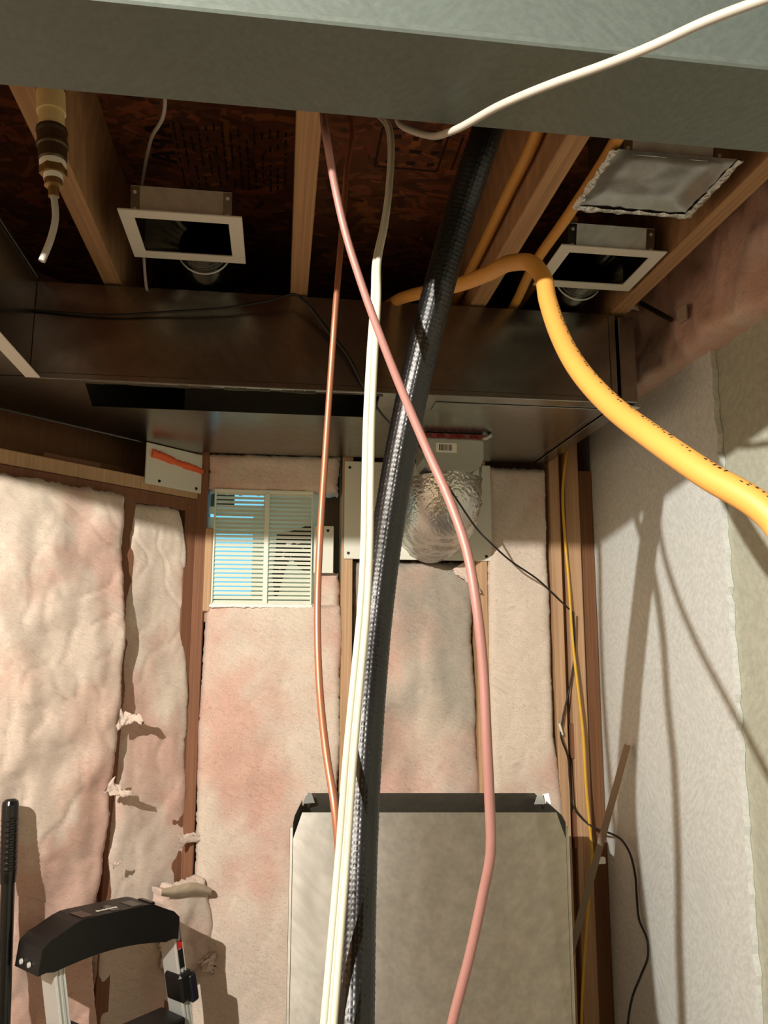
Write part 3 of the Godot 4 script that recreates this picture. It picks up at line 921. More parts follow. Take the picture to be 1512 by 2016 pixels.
func wall_plates() -> void:
	var a := pz(677, 1100, FAR + 0.006)
	var c := pz(965, 907, FAR + 0.006)
	var w := c.x - a.x
	var h := 0.548 + H - a.y
	plate("backing_plate", "large white square plate screwed to the studs behind the duct elbow", Transform3D(Basis(), Vector3((a.x + c.x) / 2, a.y, FAR + 0.001)), w, h, [[-w / 2 + 0.013, 0.017], [-w / 2 + 0.015, h - 0.02], [w / 2 - 0.018, 0.014]])
	var p := pz(617, 1128, FAR + 0.004)
	var q := pz(657, 1036, FAR + 0.004)
	plate("backing_plate", "small white upright plate screwed beside the louvred vent", Transform3D(Basis(), Vector3((p.x + q.x) / 2, p.y, FAR + 0.0005)), q.x - p.x, q.y - p.y, [[0.012, (q.y - p.y) - 0.014]])
	# plate with expanding foam on the angled wall
	var l := pa(283, 950, 0.006)
	var r := pa(401, 972, 0.006)
	var ax := Vector3(S2, 0, -S2)
	var pw := 0.20
	var o := Transform3D(Basis(ax, Vector3.UP, Vector3(S2, 0, S2)), (l + r) / 2 * Vector3(1, 0, 1) + Vector3(0, 0.437 + H, 0) - Vector3(S2, 0, S2) * 0.005)
	var t := plate("backing_plate", "white plate with a bead of orange foam at the top of the angled wall", o, pw, 0.116, [[-0.055, 0.013], [0.075, 0.012]])
	var pts := []
	var rad := []
	for k in 12:
		var s := k / 11.0
		pts.append(o * Vector3(lerpf(-0.085, 0.092, s), 0.088 - 0.022 * s, 0.006 + 0.004 * sin(s * 9.0)))
	var line := curve(pts, 0.004)
	for k in line.size(): rad.append(0.0085 + 0.004 * (1.0 - float(k) / line.size()) + 0.0035 * nz.get_noise_1d(k * 0.21))
	var b := MB.new()
	b.tube(line, rad, 12)
	part(t, "foam_bead", b, M.orange_foam, "orange foam bead")

# ---- ceiling boots
func boot(label: String, a: Vector3, c: Vector3, covered: bool) -> void:
	# a: near left corner of the flange, c: far right corner
	var t := thing("register_boot", label, "duct boot", Vector3((a.x + c.x) / 2, a.y, (a.z + c.z) / 2))
	var y := a.y
	var x0 := a.x
	var x1 := c.x
	var z0 := a.z
	var z1 := c.z
	var rim := 0.026
	var out := 0.006
	# flange: a rounded frame with an opening
	var b := MB.new()
	for e in [[x0, x1, z0, z0 - rim], [x0, x1, z1 + rim, z1], [x0, x0 + rim, z0 - rim, z1 + rim], [x1 - rim, x1, z0 - rim, z1 + rim]]:
		b.bx(Vector3(e[0], y, e[2]), Vector3(e[1], y + 0.004, e[3]), 0.001)
	if not covered: part(t, "flange", b, M.white_flange, "white gasketed flange")
	var top := y + 0.056
	var i0 := x0 + rim - out
	var i1 := x1 - rim + out
	var j0 := z0 - rim + out
	var j1 := z1 + rim - out
	b = MB.new()
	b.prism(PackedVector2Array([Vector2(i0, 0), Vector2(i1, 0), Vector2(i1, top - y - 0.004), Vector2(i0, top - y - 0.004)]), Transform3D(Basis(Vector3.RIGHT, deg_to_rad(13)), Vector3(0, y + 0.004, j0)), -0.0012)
	part(t, "front_panel", b, M.bright_sheet)  # paler metal, tilted so that the front mirrors the lit room
	b = MB.new()
	var high := y + 0.118
	var mid := Vector3((x0 + x1) / 2 + 0.02, y + 0.060, j1)
	for k in (0 if covered else 32):
		var q := []
		for e in [k, k + 1]:
			var d := Vector2(cos(TAU * e / 32.0), sin(TAU * e / 32.0))
			var f := 9.0
			if d.x > 0.001: f = minf(f, (i1 - mid.x) / d.x)
			if d.x < -0.001: f = minf(f, (i0 - mid.x) / d.x)
			if d.y > 0.001: f = minf(f, (high - mid.y) / d.y)
			if d.y < -0.001: f = minf(f, (y + 0.004 - mid.y) / d.y)
			q.append([mid + Vector3(d.x * 0.0515, d.y * 0.0515, -0.07), mid + Vector3(d.x, d.y, 0) * f])
		b.face([q[0][0], q[0][1], q[1][1]], Vector3(0, 0, 1)); b.face([q[0][0], q[1][1], q[1][0]], Vector3(0, 0, 1))
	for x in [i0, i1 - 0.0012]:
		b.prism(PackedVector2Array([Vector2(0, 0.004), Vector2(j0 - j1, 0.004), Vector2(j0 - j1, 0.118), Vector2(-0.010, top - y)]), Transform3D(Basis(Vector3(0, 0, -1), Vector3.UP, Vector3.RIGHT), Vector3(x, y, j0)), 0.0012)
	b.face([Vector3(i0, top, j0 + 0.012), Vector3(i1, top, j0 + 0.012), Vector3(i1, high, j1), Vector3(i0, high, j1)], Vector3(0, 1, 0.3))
	part(t, "box", b, M.galvanised)  # darker metal than the front, puts the shade in the mouth into colour
	for x in [i0, i1]:
		var s := 1.0 if x == i0 else -1.0
		b = MB.new(); b.box(Transform3D(Basis(Vector3.RIGHT, deg_to_rad(13)), Vector3(x + s * 0.008, (y + top) / 2, j0 + 0.0072)), Vector3(0.016, top - y - 0.006, 0.0014), 0.0004); part(t, "lap_seam", b, M.galvanised)
		for yy in [0.012, 0.042]:
			b = MB.new(); b.lathe(Vector3(x + s * 0.008, y + yy, j0 + 0.0018 + yy * 0.22), Vector3(0, -0.2, 1), [[0.0035, 0.0], [0.003, 0.0015], [0.0, 0.002]], 10); part(t, "rivet", b, M.aluminium)
	if covered:
		# foil taped over the mouth, its border bent and bright
		var P := []
		for r in 13:
			var row := []
			for k in 15:
				var s := k / 14.0
				var q := r / 12.0
				var e := minf(minf(s, 1 - s), minf(q, 1 - q))
				row.append(Vector3(lerpf(x0, x1, s), y - 0.002 + 0.0012 * nw.get_noise_2d(s * 3.0, q * 3.0) + 0.010 * smoothstep(0.0, 0.2, e), lerpf(z0, z1, q)))
			P.append(row)
		b = MB.new(); b.grid(P); part(t, "foil_cover", b, M.galvanised, "dull grey metal cover")
		var ra := RandomNumberGenerator.new(); ra.seed = 21
		for e in [[Vector3(x0, y - 0.004, z1), Vector3(x1, y - 0.004, z1)], [Vector3(x1, y - 0.004, z0), Vector3(x1, y - 0.004, z1)], [Vector3(x0, y - 0.004, z0), Vector3(x0, y - 0.004, z1)]]:
			var rows := []
			var dir: Vector3 = (e[1] - e[0]).normalized()
			var side := Vector3(dir.z, 0, -dir.x)
			for k in 19:
				var p: Vector3 = e[0].lerp(e[1], k / 18.0)
				var ww := 0.006 + ra.randf_range(-0.0015, 0.002)
				rows.append([p + side * ww + Vector3(0, ra.randf_range(-0.001, 0.003), 0), p + Vector3(0, -0.002, 0), p - side * ww + Vector3(0, ra.randf_range(-0.001, 0.003), 0)])
			b = MB.new(); b.grid(rows); part(t, "taped_edge", b, M.foil, "bright torn foil edge")
		return
	# round collar out of the back and the pipe stub down to the trunk
	var cx := (x0 + x1) / 2 + 0.02
	b = MB.new()
	b.tube(curve([Vector3(cx, y + 0.060, j1 - 0.07), Vector3(cx, y + 0.060, j1 - 0.09), Vector3(cx, y + 0.055, j1 - 0.13), Vector3(cx, y + 0.054, j1 - 0.30), Vector3(cx, y + 0.054, j1 - 0.62)]), 0.052, 28, false)
	part(t, "collar", b, M.galvanised)
	b = MB.new()
	var ring := PackedVector3Array()
	for k in 33: ring.append(Vector3(cx + 0.056 * cos(TAU * k / 32), y + 0.060 + 0.056 * sin(TAU * k / 32), j1 - 0.085))
	b.tube(ring, 0.002, 8, false)
	part(t, "clamp_ring", b, M.aluminium)

func boots() -> void:
	boot("open register boot with white flange and brass-lit metal box beside the centre joist", py(230, 412, 0.775), py(484, 520, 0.775), false)
	boot("open register boot with white flange between the last two joists behind the yellow tube", py(1106, 483, 0.775), py(1238, 574, 0.775), false)
	boot("register boot sealed with a dull grey metal sheet between the last two joists", py(1212, 290, 0.775), py(1352, 424, 0.775), true)

# ---- elbow from the trunk into the plate
func elbow() -> void:
	var t := thing("duct_elbow", "foil-wrapped duct elbow dropping from the trunk duct into the white plate", "duct elbow", W(0.46, 0.26, -2.2))
	var b := MB.new()
	var x0 := pz(834, 845, -2.0).x
	var x1 := pz(951, 845, -2.0).x
	var y0 := pz(900, 925, -2.0).y
	var yt := DB + H - 0.002
	# flat-sided neck with rounded lower corners
	var poly := PackedVector2Array([Vector2(x0, yt), Vector2(x0, y0 + 0.03), Vector2(x0 + 0.008, y0 + 0.012), Vector2(x0 + 0.03, y0), Vector2(x1 - 0.03, y0), Vector2(x1 - 0.008, y0 + 0.012), Vector2(x1, y0 + 0.03), Vector2(x1, yt)])
	b.prism(poly, Transform3D(Basis(), Vector3(0, 0, -2.0)), -0.12)
	part(t, "neck", b, M.grey_box)
	b = MB.new()
	var l0 := pz(858, 890, -1.999)
	var l1 := pz(899, 873, -1.999)
	b.bx(Vector3(l0.x, l0.y, -1.9995), Vector3(l1.x, l1.y, -1.998)); 
	var lb := part(t, "barcode_label", b, M.label_white, "white barcode sticker")
	b = MB.new()
	var x := l0.x + 0.009
	var ra := RandomNumberGenerator.new(); ra.seed = 4
	while x < l1.x - 0.012:
		var w := ra.randf_range(0.001, 0.003)
		b.bx(Vector3(x, l0.y + 0.005, -1.998), Vector3(x + w, l1.y - 0.004, -1.9976)); x += w + ra.randf_range(0.001, 0.0025)
	part(lb, "bars", b, M.screw)
	# taped joint at the top
	b = MB.new()
	for k in 9:
		var q := Vector3(lerpf(x0, x1, (k + 0.5) / 9.0), yt - 0.008, -1.994)
		b.box(Transform3D(Basis.from_euler(Vector3(ra.randf_range(-0.3, 0.3), ra.randf_range(-0.3, 0.3), ra.randf_range(-0.2, 0.2))), q), Vector3((x1 - x0) / 9.5, 0.013, 0.004), 0.001)
	part(t, "tape", b, M.red_tape, "dark red tape")
	b = MB.new()
	b.box(Transform3D(Basis.from_euler(Vector3(0.3, 0.4, 0.5)), Vector3(x1 + 0.008, yt - 0.008, -1.99)), Vector3(0.028, 0.010, 0.016), 0.003)
	part(t, "tape_end", b, M.foil)
	# crinkled foil elbow
	var cx := pz(872, 980, -2.15).x
	var path := []
	for k in 9:
		var a := PI / 2 * k / 8.0
		path.append(Vector3(cx, 0.425 + H - 0.075 * sin(a), -2.125 - 0.17 * (1.0 - cos(a))))
	path.push_front(Vector3(cx, 0.452 + H, -2.125))
	path.append(Vector3(cx, 0.425 + H - 0.075, FAR + 0.008))
	var line := curve(path, 0.006)
	var rad := []
	for k in line.size(): rad.append(0.103 + 0.0016 * sin(k * 1.3) + 0.002 * nz.get_noise_1d(k * 0.4))
	b = MB.new()
	b.tube(line, rad, 40, false)
	for k in b.v.size():
		var f := nw.get_noise_3d(b.v[k].x * 14.0, b.v[k].y * 34.0, b.v[k].z * 14.0)
		b.v[k] += b.n[k] * (0.006 * f)
	part(t, "foil_sleeve", b, M.foil, "crinkled silver foil sleeve")
	# loose collar edge standing off on the right
	b = MB.new()
	var rows := []
	for k in 15:
		var s := k / 14.0
		var p := pz(lerpf(940, 958, s) - 26.0 * s * s - 14.0 * sin(s * PI) * 0.0, lerpf(870, 1010, s), -2.07)
		rows.append([p, p + Vector3(0.022 - 0.010 * s, 0.004, -0.04)])
	b.grid(rows)
	part(t, "loose_flange", b, M.foil)

# ---- the hose, cords and tubes that hang through the middle
func hanging_lines() -> void:
	var p := curve(zc([W(0.36, 0.98, -1.10), W(0.33, 0.86, -1.04), [958, 262, -1.0], [905, 420, -1.04], [858, 590, -1.06], [811, 780, -1.08], [775, 970, -1.10], [745, 1180, -1.11], [722, 1420, -1.06], [706, 1700, -1.01], [696, 2016, -0.92], W(0.09, -0.9, -0.84), W(0.09, -1.574, -0.82)]), 0.0021)
	var b := MB.new()
	b.tube(p, 0.0225, 120, true, 0.0007)
	single("black_hose", "thick black hose in a woven mesh sleeve hanging from the joists", "hose", b, M.black_sleeve, p[p.size() - 1])
	# flat white twin cord
	p = curve(zc([W(0.13, 1.0, -1.25), W(0.135, 0.90, -1.20), [765, 250, -1.13], [766, 370, -1.08], [757, 440, -1.05], [742, 515, -1.00], [740, 590, -0.95], [733, 700, -0.92], [726, 850, -0.91], [724, 960, -0.90], [722, 1080, -0.90], [716, 1200, -0.90], [703, 1340, -0.90], [690, 1480, -0.895], [675, 1680, -0.89], [660, 1860, -0.87], [647, 2016, -0.85], W(0.02, -0.7, -0.8), W(0.0, -1.59, -0.78)]), 0.01)
	b = MB.new()
	for s in [-1.0, 1.0]:
		var q := PackedVector3Array()
		for k in p.size():
			var f := clampf((p[k].y - H - 0.30) / 0.35, 0.0, 1.0)
			q.append(p[k] + Vector3(cos(f * 1.2), 0, sin(f * 1.2)) * lerpf(0.0048, 0.0026, clampf((p[k].y - H + 0.5) / 1.0, 0.0, 1.0)) * s)
		b.tube(q, 0.0042, 12)
	b.tube(p, 0.0034, 8)
	single("twin_flex", "flat white twin cord hanging in front of the black hose", "cord", b, M.cord_white, p[p.size() - 1])
	# copper tube
	p = curve(zc([W(0.055, 1.0, -1.3), [690, 236, -1.22], [682, 340, -1.15], [672, 470, -1.10], [661, 600, -1.08], [651, 740, -1.08], [640, 900, -1.07], [630, 1060, -1.05], [625, 1200, -1.03], [629, 1350, -1.0], [642, 1480, -0.96], [660, 1600, -0.93], [668, 1700, -0.925], [660, 1850, -0.91], [648, 2016, -0.89], W(0.02, -0.72, -0.84), W(0.0, -1.59, -0.81)]), 0.012)
	b = MB.new(); b.tube(p, 0.0046, 14)
	single("copper_tube", "thin bare copper tube bowing left of the white cord", "tube", b, M.copper, p[p.size() - 1])
	# pink tube
	p = curve(zc([W(0.04, 0.9, -1.0), [636, 225, -0.90], [645, 285, -0.835], [658, 360, -0.85], [678, 450, -0.86], [712, 560, -0.855], [752, 670, -0.83], [800, 790, -0.78], [845, 895, -0.745], [885, 985, -0.725], [918, 1080, -0.71], [938, 1190, -0.70], [951, 1310, -0.70], [958, 1450, -0.70], [964, 1580, -0.705], [966, 1680, -0.71], [951, 1760, -0.72], [925, 1880, -0.73], [890, 2016, -0.74], W(0.12, -0.75, -0.74), W(0.05, -1.59, -0.72)]), 0.012)
	b = MB.new(); b.tube(p, 0.0046, 14)
	single("pink_tube", "thin pinkish tube crossing diagonally in front of the black hose", "tube", b, M.pink_tube, p[p.size() - 1])

# ---- yellow gas tubing
func gas_lines() -> void:
	var p := curve(zc([W(0.16, 0.80, -1.95), [772, 596, -1.72], [800, 584, -1.58], [850, 572, -1.42], [905, 560, -1.30], [965, 537, -1.18], [1010, 517, -1.10], [1042, 517, -1.07], [1066, 541, -1.045], [1078, 590, -1.01], [1102, 660, -0.95], [1145, 735, -0.87], [1205, 800, -0.80], [1290, 865, -0.72], [1390, 934, -0.66], [1512, 1010, -0.61], W(0.44, -0.03, -0.57), W(0.66, -0.10, -0.54), W(0.90, -0.16, -0.52), W(0.985, -0.17, -0.52)]), 0.006)
	var b := MB.new(); b.tube(p, 0.0128, 24)
	var t := single("gas_tube", "thick bright yellow gas tube with dark print sweeping across in front of the wall", "gas tube", b, M.gas_yellow, p[p.size() - 1])
	# the printed line along its upper side
	var pr := MB.new()
	var ra := RandomNumberGenerator.new(); ra.seed = 17
	var k := 0
	while k < p.size() - 2:
		if p[k].z > -0.99 and p[k].x < 0.5:
			var tg := (p[k + 1] - p[k]).normalized()
			var to := (Vector3(0, H, 0) - p[k]).normalized()
			to = (to - tg * tg.dot(to)).normalized()
			var cr := tg.cross(to)
			var up := (to * 0.5 + cr * (0.87 if cr.y > 0 else -0.87)).normalized()
			var sd := tg.cross(up)
			for g in ra.randi_range(1, 2):
				var an := ra.randf_range(-0.22, 0.22)
				var dd := up * cos(an) + sd * sin(an)
				var l := ra.randf_range(0.0012, 0.0035)
				var ww := ra.randf_range(0.0008, 0.0024)
				pr.bar(p[k] + dd * 0.0128 - tg * l * 0.5, p[k] + dd * 0.0128 + tg * l * 0.5, sd, ww, 0.0003)
		k += 1 if ra.randf() < 0.82 else 3
	part(t, "tube_print", pr, M.print_dark, "small dark printed line")
	# runs clipped along the joists
	p = curve([px(1062, 250, 0.407), px(1056, 265, 0.407), px(1000, 382, 0.407), px(941, 504, 0.407), px(905, 575, 0.407), W(0.407, 0.82, -2.2)], 0.02)
	b = MB.new(); b.tube(p, 0.0105, 16)
	single("gas_tube", "pale yellow gas tube strapped along the face of the joist beside the black hose", "gas tube", b, M.gas_yellow, p[0])
	p = curve([W(0.50, 0.79, -0.95), py(1213, 277, 0.79), py(1122, 419, 0.79), py(1054, 517, 0.79), py(1014, 598, 0.79), W(0.53, 0.80, -2.2)], 0.02)
	b = MB.new(); b.tube(p, 0.0105, 16)
	single("gas_tube", "dull yellow gas tube running past the flange of the right register boot", "gas tube", b, M.gas_yellow, p[0])
	p = curve([py(1128, 432, 0.86), py(1112, 455, 0.86), py(1075, 525, 0.86), W(0.585, 0.86, -2.1)], 0.02)
	b = MB.new(); b.tube(p, 0.0105, 16)
	single("gas_tube", "short stretch of yellow gas tube higher up behind the boot flange", "gas tube", b, M.gas_yellow, p[0])

# ---- electrical cables
func wires() -> void:
	var p := curve(zc([W(0.17, 0.86, -0.98), W(0.155, 0.72, -0.92), [797, 251, -0.845], [845, 267, -0.82], [890, 258, -0.77], [990, 205, -0.69], [1100, 160, -0.63], [1190, 128, -0.59], [1290, 88, -0.55], [1390, 42, -0.52], [1512, -4, -0.49], [1640, -50, -0.46], W(0.44, 0.70, -0.30), W(0.44, 0.765, -0.2)]), 0.01)
	var b := MB.new(); b.tube(p, 0.0041, 12)
	single("white_cable", "round white cable looping under the steel beam", "cable", b, M.cable_white, p[0])
	p = curve(zc([W(-0.22, 1.0, -1.10), [325, 198, -1.18], [297, 275, -1.33], [283, 345, -1.48], [280, 375, -1.56], [281, 430, -1.60], [284, 520, -1.62], [287, 556, -1.66], W(-0.30, 0.78, -1.9)]), 0.012)
	b = MB.new(); b.tube(p, 0.0032, 10)
	single("white_cable", "thin white cable dropping behind the register boot beside the centre joist", "cable", b, M.cable_white, p[0])
	# black thermostat wire over the trunk duct to the corner studs
	p = curve(zc([W(-0.53, 0.70, -1.674), [200, 620, -1.672], [330, 614, -1.665], [450, 605, -1.655], [530, 592, -1.645], [588, 582, -1.635], [606, 600, -1.64], [640, 645, -1.655], [682, 697, -1.66], [712, 752, -1.665], [745, 806, -1.69], [790, 852, -1.80], [835, 890, -1.92], [885, 962, -1.97], [935, 1036, -2.02], [965, 1068, -2.12], [1005, 1104, -2.19], [1060, 1142, -2.24], [1100, 1180, -2.29], [1128, 1206, -2.325]]), 0.01)
	b = MB.new(); b.tube(p, 0.0027, 8)
	single("black_wire", "thin black wire trailing over the trunk duct and down to the corner studs", "wire", b, M.black_wire, p[p.size() - 1])
	p = curve(zc([[588, 584, -1.63], [612, 606, -1.645], [648, 650, -1.66], [690, 706, -1.668], [716, 762, -1.672], [738, 792, -1.70], W(0.215, 0.58, -1.76)]), 0.01)
	b = MB.new(); b.tube(p, 0.0024, 8)
	single("black_wire", "second thin black wire drooping from the centre joist into the duct slot", "wire", b, M.black_wire, p[p.size() - 1])

# ---- capped water drop at the upper left
func pvc_drop() -> void:
	var z := -1.04
	var top := pz(100, 182, z)
	var t := thing("water_drop", "cream plastic pipe stub with a dark coupling and brass valve beside the left joist", "pipe", pz(104, 385, z))
	var dirv := (pz(106, 385, z) - top).normalized()
	var b := MB.new()
	b.lathe(top - dirv * 0.24, dirv, [[0.0, 0.0], [0.0192, 0.0], [0.0192, 0.272], [0.0170, 0.272], [0.0170, 0.31]], 28)
	part(t, "pipe", b, M.cream_pvc)
	b = MB.new(); b.lathe(top - dirv * 0.0044, dirv, [[0.0195, 0.0], [0.0199, 0.0022], [0.0195, 0.0055]], 28); part(t, "primer_ring", b, M.red_tape, "red primer smear")
	var y := 0.0569
	b = MB.new(); b.lathe(top, dirv, [[0.0, y], [0.0203, y], [0.0208, y + 0.0044], [0.0195, y + 0.0088], [0.0195, y + 0.0197], [0.0208, y + 0.0219], [0.0208, y + 0.0263], [0.0186, y + 0.0285], [0.0186, y + 0.0460], [0.0164, y + 0.0493], [0.0, y + 0.0493]], 28)
	part(t, "coupling", b, M.bronze, "dark bronze coupling")
	y += 0.0493
	b = MB.new(); b.lathe(top, dirv, [[0.0175, y], [0.0175, y + 0.0077], [0.0, y + 0.0077]], 24); part(t, "seal_tape", b, M.label_white)
	b = MB.new(); b.lathe(top, dirv, [[0.0, y + 0.0077], [0.0181, y + 0.0077], [0.0181, y + 0.0186], [0.0, y + 0.0186]], 6); part(t, "brass_nut", b, M.brass)
	b = MB.new(); b.lathe(top, dirv, [[0.0126, y + 0.0186], [0.0126, y + 0.0263], [0.0, y + 0.0263]], 24); part(t, "seal_tape", b, M.label_white)
	b = MB.new(); b.lathe(top, dirv, [[0.0, y + 0.0263], [0.0120, y + 0.0263], [0.0120, y + 0.0350], [0.0071, y + 0.0372], [0.0071, y + 0.0504], [0.0, y + 0.0504]], 16); part(t, "compression_fitting", b, M.brass)
	var e := top + dirv * (y + 0.0482)
	var p := curve([e, e + Vector3(0.0044, -0.0328, 0), e + Vector3(0.0, -0.0657, 0), e + Vector3(-0.0088, -0.0964, 0)], 0.0066)
	b = MB.new(); b.tube(p, 0.0046, 12); part(t, "tail_tube", b, M.cable_white, "white tube end")

# ---- step ladder leaning by the angled wall, black pole beside it
func ladder() -> void:
	var t := thing("step_ladder", "aluminium step ladder with a black plastic top cap leaning by the angled wall", "ladder", aw(0.45, -1.6, 0.20))
	var ax := Vector3(S2, 0, -S2)                         # along the cap, away from the lens
	var nn := Vector3(S2, 0, S2)
	var c0 := pa(72, 1872, 0.20)
	var c1 := pa(318, 1812, 0.20)
	var mid := (c0 + c1) / 2
	var dirv := (c1 - c0).normalized()
	var up := (Vector3.UP - dirv * dirv.y).normalized()
	var w := c0.distance_to(c1)
	# arched cap, extruded across its depth
	var poly := PackedVector2Array()
	var n := 20
	for k in n + 1:
		var s := k / float(n)
		poly.append(Vector2((s - 0.5) * (w + 0.035), -0.040 + 0.020 * sin(s * PI) + (0.006 if s < 0.06 or s > 0.94 else 0.0)))
	for k in n + 1:
		var s := 1.0 - k / float(n)
		var e := minf(s, 1.0 - s)
		poly.append(Vector2((s - 0.5) * (w + 0.03), 0.026 + 0.030 * smoothstep(0.0, 0.28, e) - (0.012 if e < 0.03 else 0.0)))
	var b := MB.new()
	b.prism(poly, Transform3D(Basis(dirv, up, nn), mid - nn * 0.045), 0.09)
	var cap := part(t, "top_cap", b, M.black_plastic, "black arched plastic cap")
	for e in [[-0.07, 0.03], [0.0, 0.022], [0.055, 0.03], [0.095, 0.012]]:
		b = MB.new()
		b.box(Transform3D(Basis(dirv, up, nn), mid + dirv * e[0] + up * 0.054 + nn * 0.015), Vector3(e[1], 0.006, 0.05), 0.002)
		part(cap, "tray_rib", b, M.black_gloss)
	b = MB.new()
	for k in 7: b.box(Transform3D(Basis(dirv, up, nn), mid + dirv * (-0.035 + 0.0075 * k) + up * 0.0578 + nn * 0.02), Vector3(0.005, 0.0006, 0.008 - 0.002 * (k % 2)))
	part(cap, "moulded_print", b, M.label_white)
	for k in 2:
		b = MB.new(); b.lathe(c0 - dirv * 0.018 + up * (-0.020) + nn * (-0.02 + 0.03 * k), -dirv, [[0.006, 0.0], [0.005, 0.003], [0.0, 0.004]], 10); part(cap, "rivet", b, M.aluminium)
	# rails
	var ends := [[pa(96, 1905, 0.20), pa(108, 2016, 0.205)], [pa(328, 1830, 0.20), pa(352, 2016, 0.205)]]
	for k in 2:
		var a: Vector3 = ends[k][0] + up * 0.03
		var d: Vector3 = ((ends[k][1] - ends[k][0]).normalized() * Vector3(1, 1, 1)).normalized()
		var e := a + d * ((a.y - 0.03) / -d.y)
		b = MB.new()
		b.bar(a, e, dirv, 0.024, 0.055, 0.002)
		b.bar(a + nn * 0.029, e + nn * 0.029, dirv, 0.006, 0.004, 0.001)
		b.bar(a + nn * 0.029 - dirv * 0.009, e + nn * 0.029 - dirv * 0.009, dirv, 0.003, 0.004, 0.001)
		b.bar(a + nn * 0.029 + dirv * 0.009, e + nn * 0.029 + dirv * 0.009, dirv, 0.003, 0.004, 0.001)
		var rail := part(t, "rail", b, M.aluminium)
		b = MB.new(); b.bar(e - d * 0.06, e + d * 0.02, dirv, 0.034, 0.066, 0.004); part(rail, "foot", b, M.black_plastic)
		if k == 1:
			b = MB.new(); b.bar(a + d * 0.052 + nn * 0.031, a + d * 0.070 + nn * 0.031, dirv, 0.013, 0.0008); part(rail, "sticker", b, M.red_label, "red warning sticker")
			b = MB.new(); b.bar(a + d * 0.072 + nn * 0.031, a + d * 0.115 + nn * 0.031, dirv, 0.012, 0.0008); part(rail, "sticker", b, M.screw, "dark printed sticker")
			b = MB.new()
			b.bar(a + d * 0.125 + nn * 0.012, a + d * 0.19 + nn * 0.012, dirv, 0.040, 0.062, 0.006)
			var br := part(rail, "bracket", b, M.black_plastic, "black plastic bracket")
			b = MB.new(); b.bar(a + d * 0.13 + dirv * 0.016 + nn * 0.02, a + d * 0.195 + dirv * 0.016 + nn * 0.02, dirv, 0.022, 0.052, 0.004)
			part(rail, "bracket_cover", b, M.blue_plastic, "dark blue bracket cover")
		else:
			b = MB.new(); b.bar(a + d * 0.145 + nn * 0.01, a + d * 0.20 + nn * 0.01, dirv, 0.05, 0.066, 0.006); part(rail, "bracket", b, M.black_plastic, "black plastic bracket")
	for q: float in [0.0, 1.0, 2.0, 3.0]:
		b = MB.new()
		var y := pa(250, 2006, 0.23).y - 0.055 - q * 0.24
		if y < 0.08: continue
		var sp := 0.012 * q
		var a := Vector3(ends[0][1].x, y, ends[0][1].z) - dirv * (sp - 0.016) * Vector3(1, 0, 1)
		var e := Vector3(ends[1][1].x, y + 0.0, ends[1][1].z) + dirv * (sp - 0.016) * Vector3(1, 0, 1)
		b.bar(a + nn * 0.0, e + nn * 0.0, nn, 0.09, 0.03, 0.004)
		part(t, "step", b, M.black_plastic)
	# pole
	var top := pa(21, 1572, 0.085)
	var low := pa(6, 2016, 0.15)
	var d := (low - top).normalized()
	var foot := top + d * ((top.y - 0.002) / -d.y)
	var pole := thing("tool_pole", "glossy black pole with a ridged rubber grip propped on the angled wall", "pole", foot)
	b = MB.new()
	b.lathe(top, d, [[0.0, 0.0], [0.010, 0.001], [0.016, 0.006], [0.0175, 0.014], [0.0175, 0.15], [0.0155, 0.17], [0.0, 0.17]], 20)
	var grip := part(pole, "grip", b, M.black_gloss)
	b = MB.new()
	for k in 10: b.lathe(top + d * (0.04 + 0.011 * k), d, [[0.0175, 0.0], [0.0182, 0.002], [0.0182, 0.005], [0.0175, 0.007]], 20)
	part(grip, "ridges", b, M.black_gloss)
	b = MB.new(); b.lathe(top, d, [[0.014, 0.168], [0.014, top.distance_to(foot)], [0.0, top.distance_to(foot)]], 20); part(pole, "shaft", b, M.black_gloss)

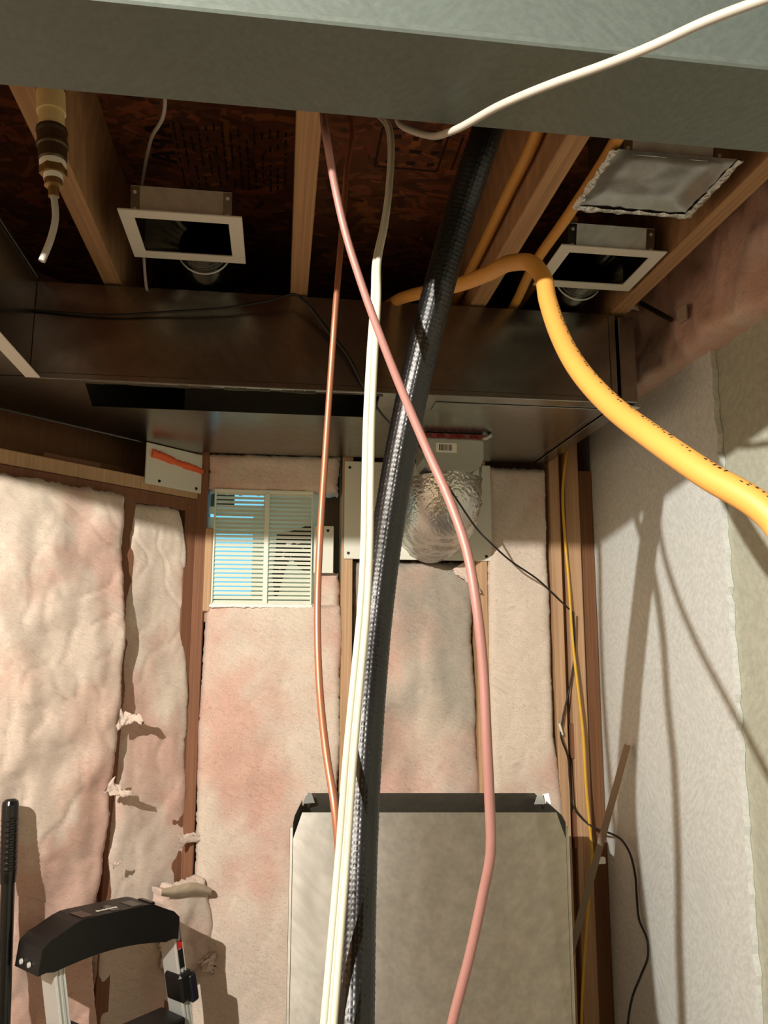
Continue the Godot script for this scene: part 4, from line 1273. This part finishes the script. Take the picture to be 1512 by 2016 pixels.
# ---- things in the right-hand corner
func corner_things() -> void:
	# yellow sheathed cable stapled down the corner studs
	var z := FAR + 0.014
	var p := curve(zc([W(0.885, 0.60, z), [1108, 960, z], [1112, 1060, z], [1119, 1140, z], [1123, 1200, z + 0.01], [1128, 1270, z + 0.015], [1137, 1350, z + 0.02], [1148, 1450, z + 0.02], [1153, 1540, z + 0.02], [1161, 1630, z + 0.02], [1166, 1690, z + 0.02], [1162, 1735, z + 0.015], [1158, 1790, z + 0.01], W(0.87, -1.0, z), W(0.87, -1.55, z)]), 0.012)
	var b := MB.new(); b.tube(p, 0.0042, 10)
	single("yellow_cable", "yellow sheathed cable running down the corner studs", "cable", b, M.nm_yellow, p[p.size() - 1])
	p = curve(zc([[1128, 1206, -2.30], [1131, 1290, z], [1122, 1350, z], [1108, 1415, z], [1104, 1445, z + 0.005], [1118, 1490, z], [1122, 1540, z], [1130, 1590, z + 0.005], [1158, 1622, z + 0.02], [1180, 1634, -2.28], [1200, 1640, -2.24], [1222, 1652, -2.20], [1240, 1680, -2.16], [1250, 1720, -2.15], [1254, 1770, -2.15], [1258, 1810, -2.13], [1274, 1850, -2.10], [1276, 1880, -2.09], [1262, 1920, -2.10], [1246, 1960, -2.11], [1236, 2016, -2.12], W(0.90, -1.1, -2.1), W(0.86, -1.59, -2.05)]), 0.01)
	b = MB.new(); b.tube(p, 0.0030, 8)
	single("black_wire", "black wire looping off the corner studs against the pale right wall", "wire", b, M.black_wire, p[p.size() - 1])
	var s := pz(1104, 1436, FAR + 0.018)
	b = MB.new(); b.box(Transform3D(Basis(Vector3(0, 0, 1), 0.25), s), Vector3(0.007, 0.035, 0.008), 0.002)
	single("wire_clip", "small white clip on the black wire at the corner stud", "clip", b, M.label_white, s - Vector3(0, 0.0175, 0))
	# metal angle leaning in the corner
	var top := W(0.957, -0.27, -2.14)
	var q := pz(1122, 1882, -2.17)
	var d := (q - top).normalized()
	var foot := top + d * ((top.y - 0.002) / -d.y)
	b = MB.new()
	b.bar(top, foot, Vector3(1, 0, 0.5), 0.018, 0.002)
	b.bar(top + Vector3(0.0075, 0, -0.004), foot + Vector3(0.0075, 0, -0.004), Vector3(-0.5, 0, 1), 0.016, 0.002)
	single("metal_angle", "long bent metal strip leaning in the corner by the right wall", "metal strip", b, M.level_wood, foot)
	var e := pz(1181, 1694, -2.20)
	b = MB.new(); b.box(Transform3D(Basis(), e), Vector3(0.030, 0.017, 0.012), 0.002)
	single("cable_connector", "small white connector lying against the metal strip in the corner", "connector", b, M.label_white, e - Vector3(0, 0.0085, 0))
	# dark bolt and tag stuck in the wool above the right wall
	var a := px(1262, 597, 0.875)
	var c := px(1322, 630, 0.905)
	b = MB.new(); b.tube(PackedVector3Array([a, c]), 0.006, 12)
	single("anchor_rod", "short dark rod poking out of the insulation above the right wall", "rod", b, M.dark_rod, a)
	var g := px(1343, 618, 0.915)
	b = MB.new(); b.box(Transform3D(Basis(Vector3(0.2, 1, 0).normalized(), 0.2), g), Vector3(0.004, 0.036, 0.034), 0.001)
	single("insulation_tag", "small square paper tag on the insulation beside the dark rod", "tag", b, M.paper, g - Vector3(0, 0.018, 0))

# ---- added dark cabinet, unseen, to put a dark band in the plenum reflection
func cabinet() -> void:
	var t := thing("added_cabinet", "added dark brown cabinet, unseen behind the lens, for the dark band mirrored in the plenum", "cabinet", Vector3(0.36, 0, 1.6))
	var b := MB.new(); b.bx(Vector3(0.18, 0.002, 1.42), Vector3(0.54, 1.5, 1.80), 0.004); part(t, "body", b, M.added_cabinet_brown)
	for k in 2:
		b = MB.new(); b.bx(Vector3(0.184 + 0.178 * k, 0.06, 1.40), Vector3(0.358 + 0.178 * k, 1.48, 1.418), 0.003)
		var d := part(t, "door", b, M.added_cabinet_brown)
		b = MB.new(); b.bx(Vector3(0.340 + 0.03 * k, 0.75, 1.385), Vector3(0.348 + 0.03 * k, 0.87, 1.40), 0.002); part(d, "handle", b, M.aluminium)
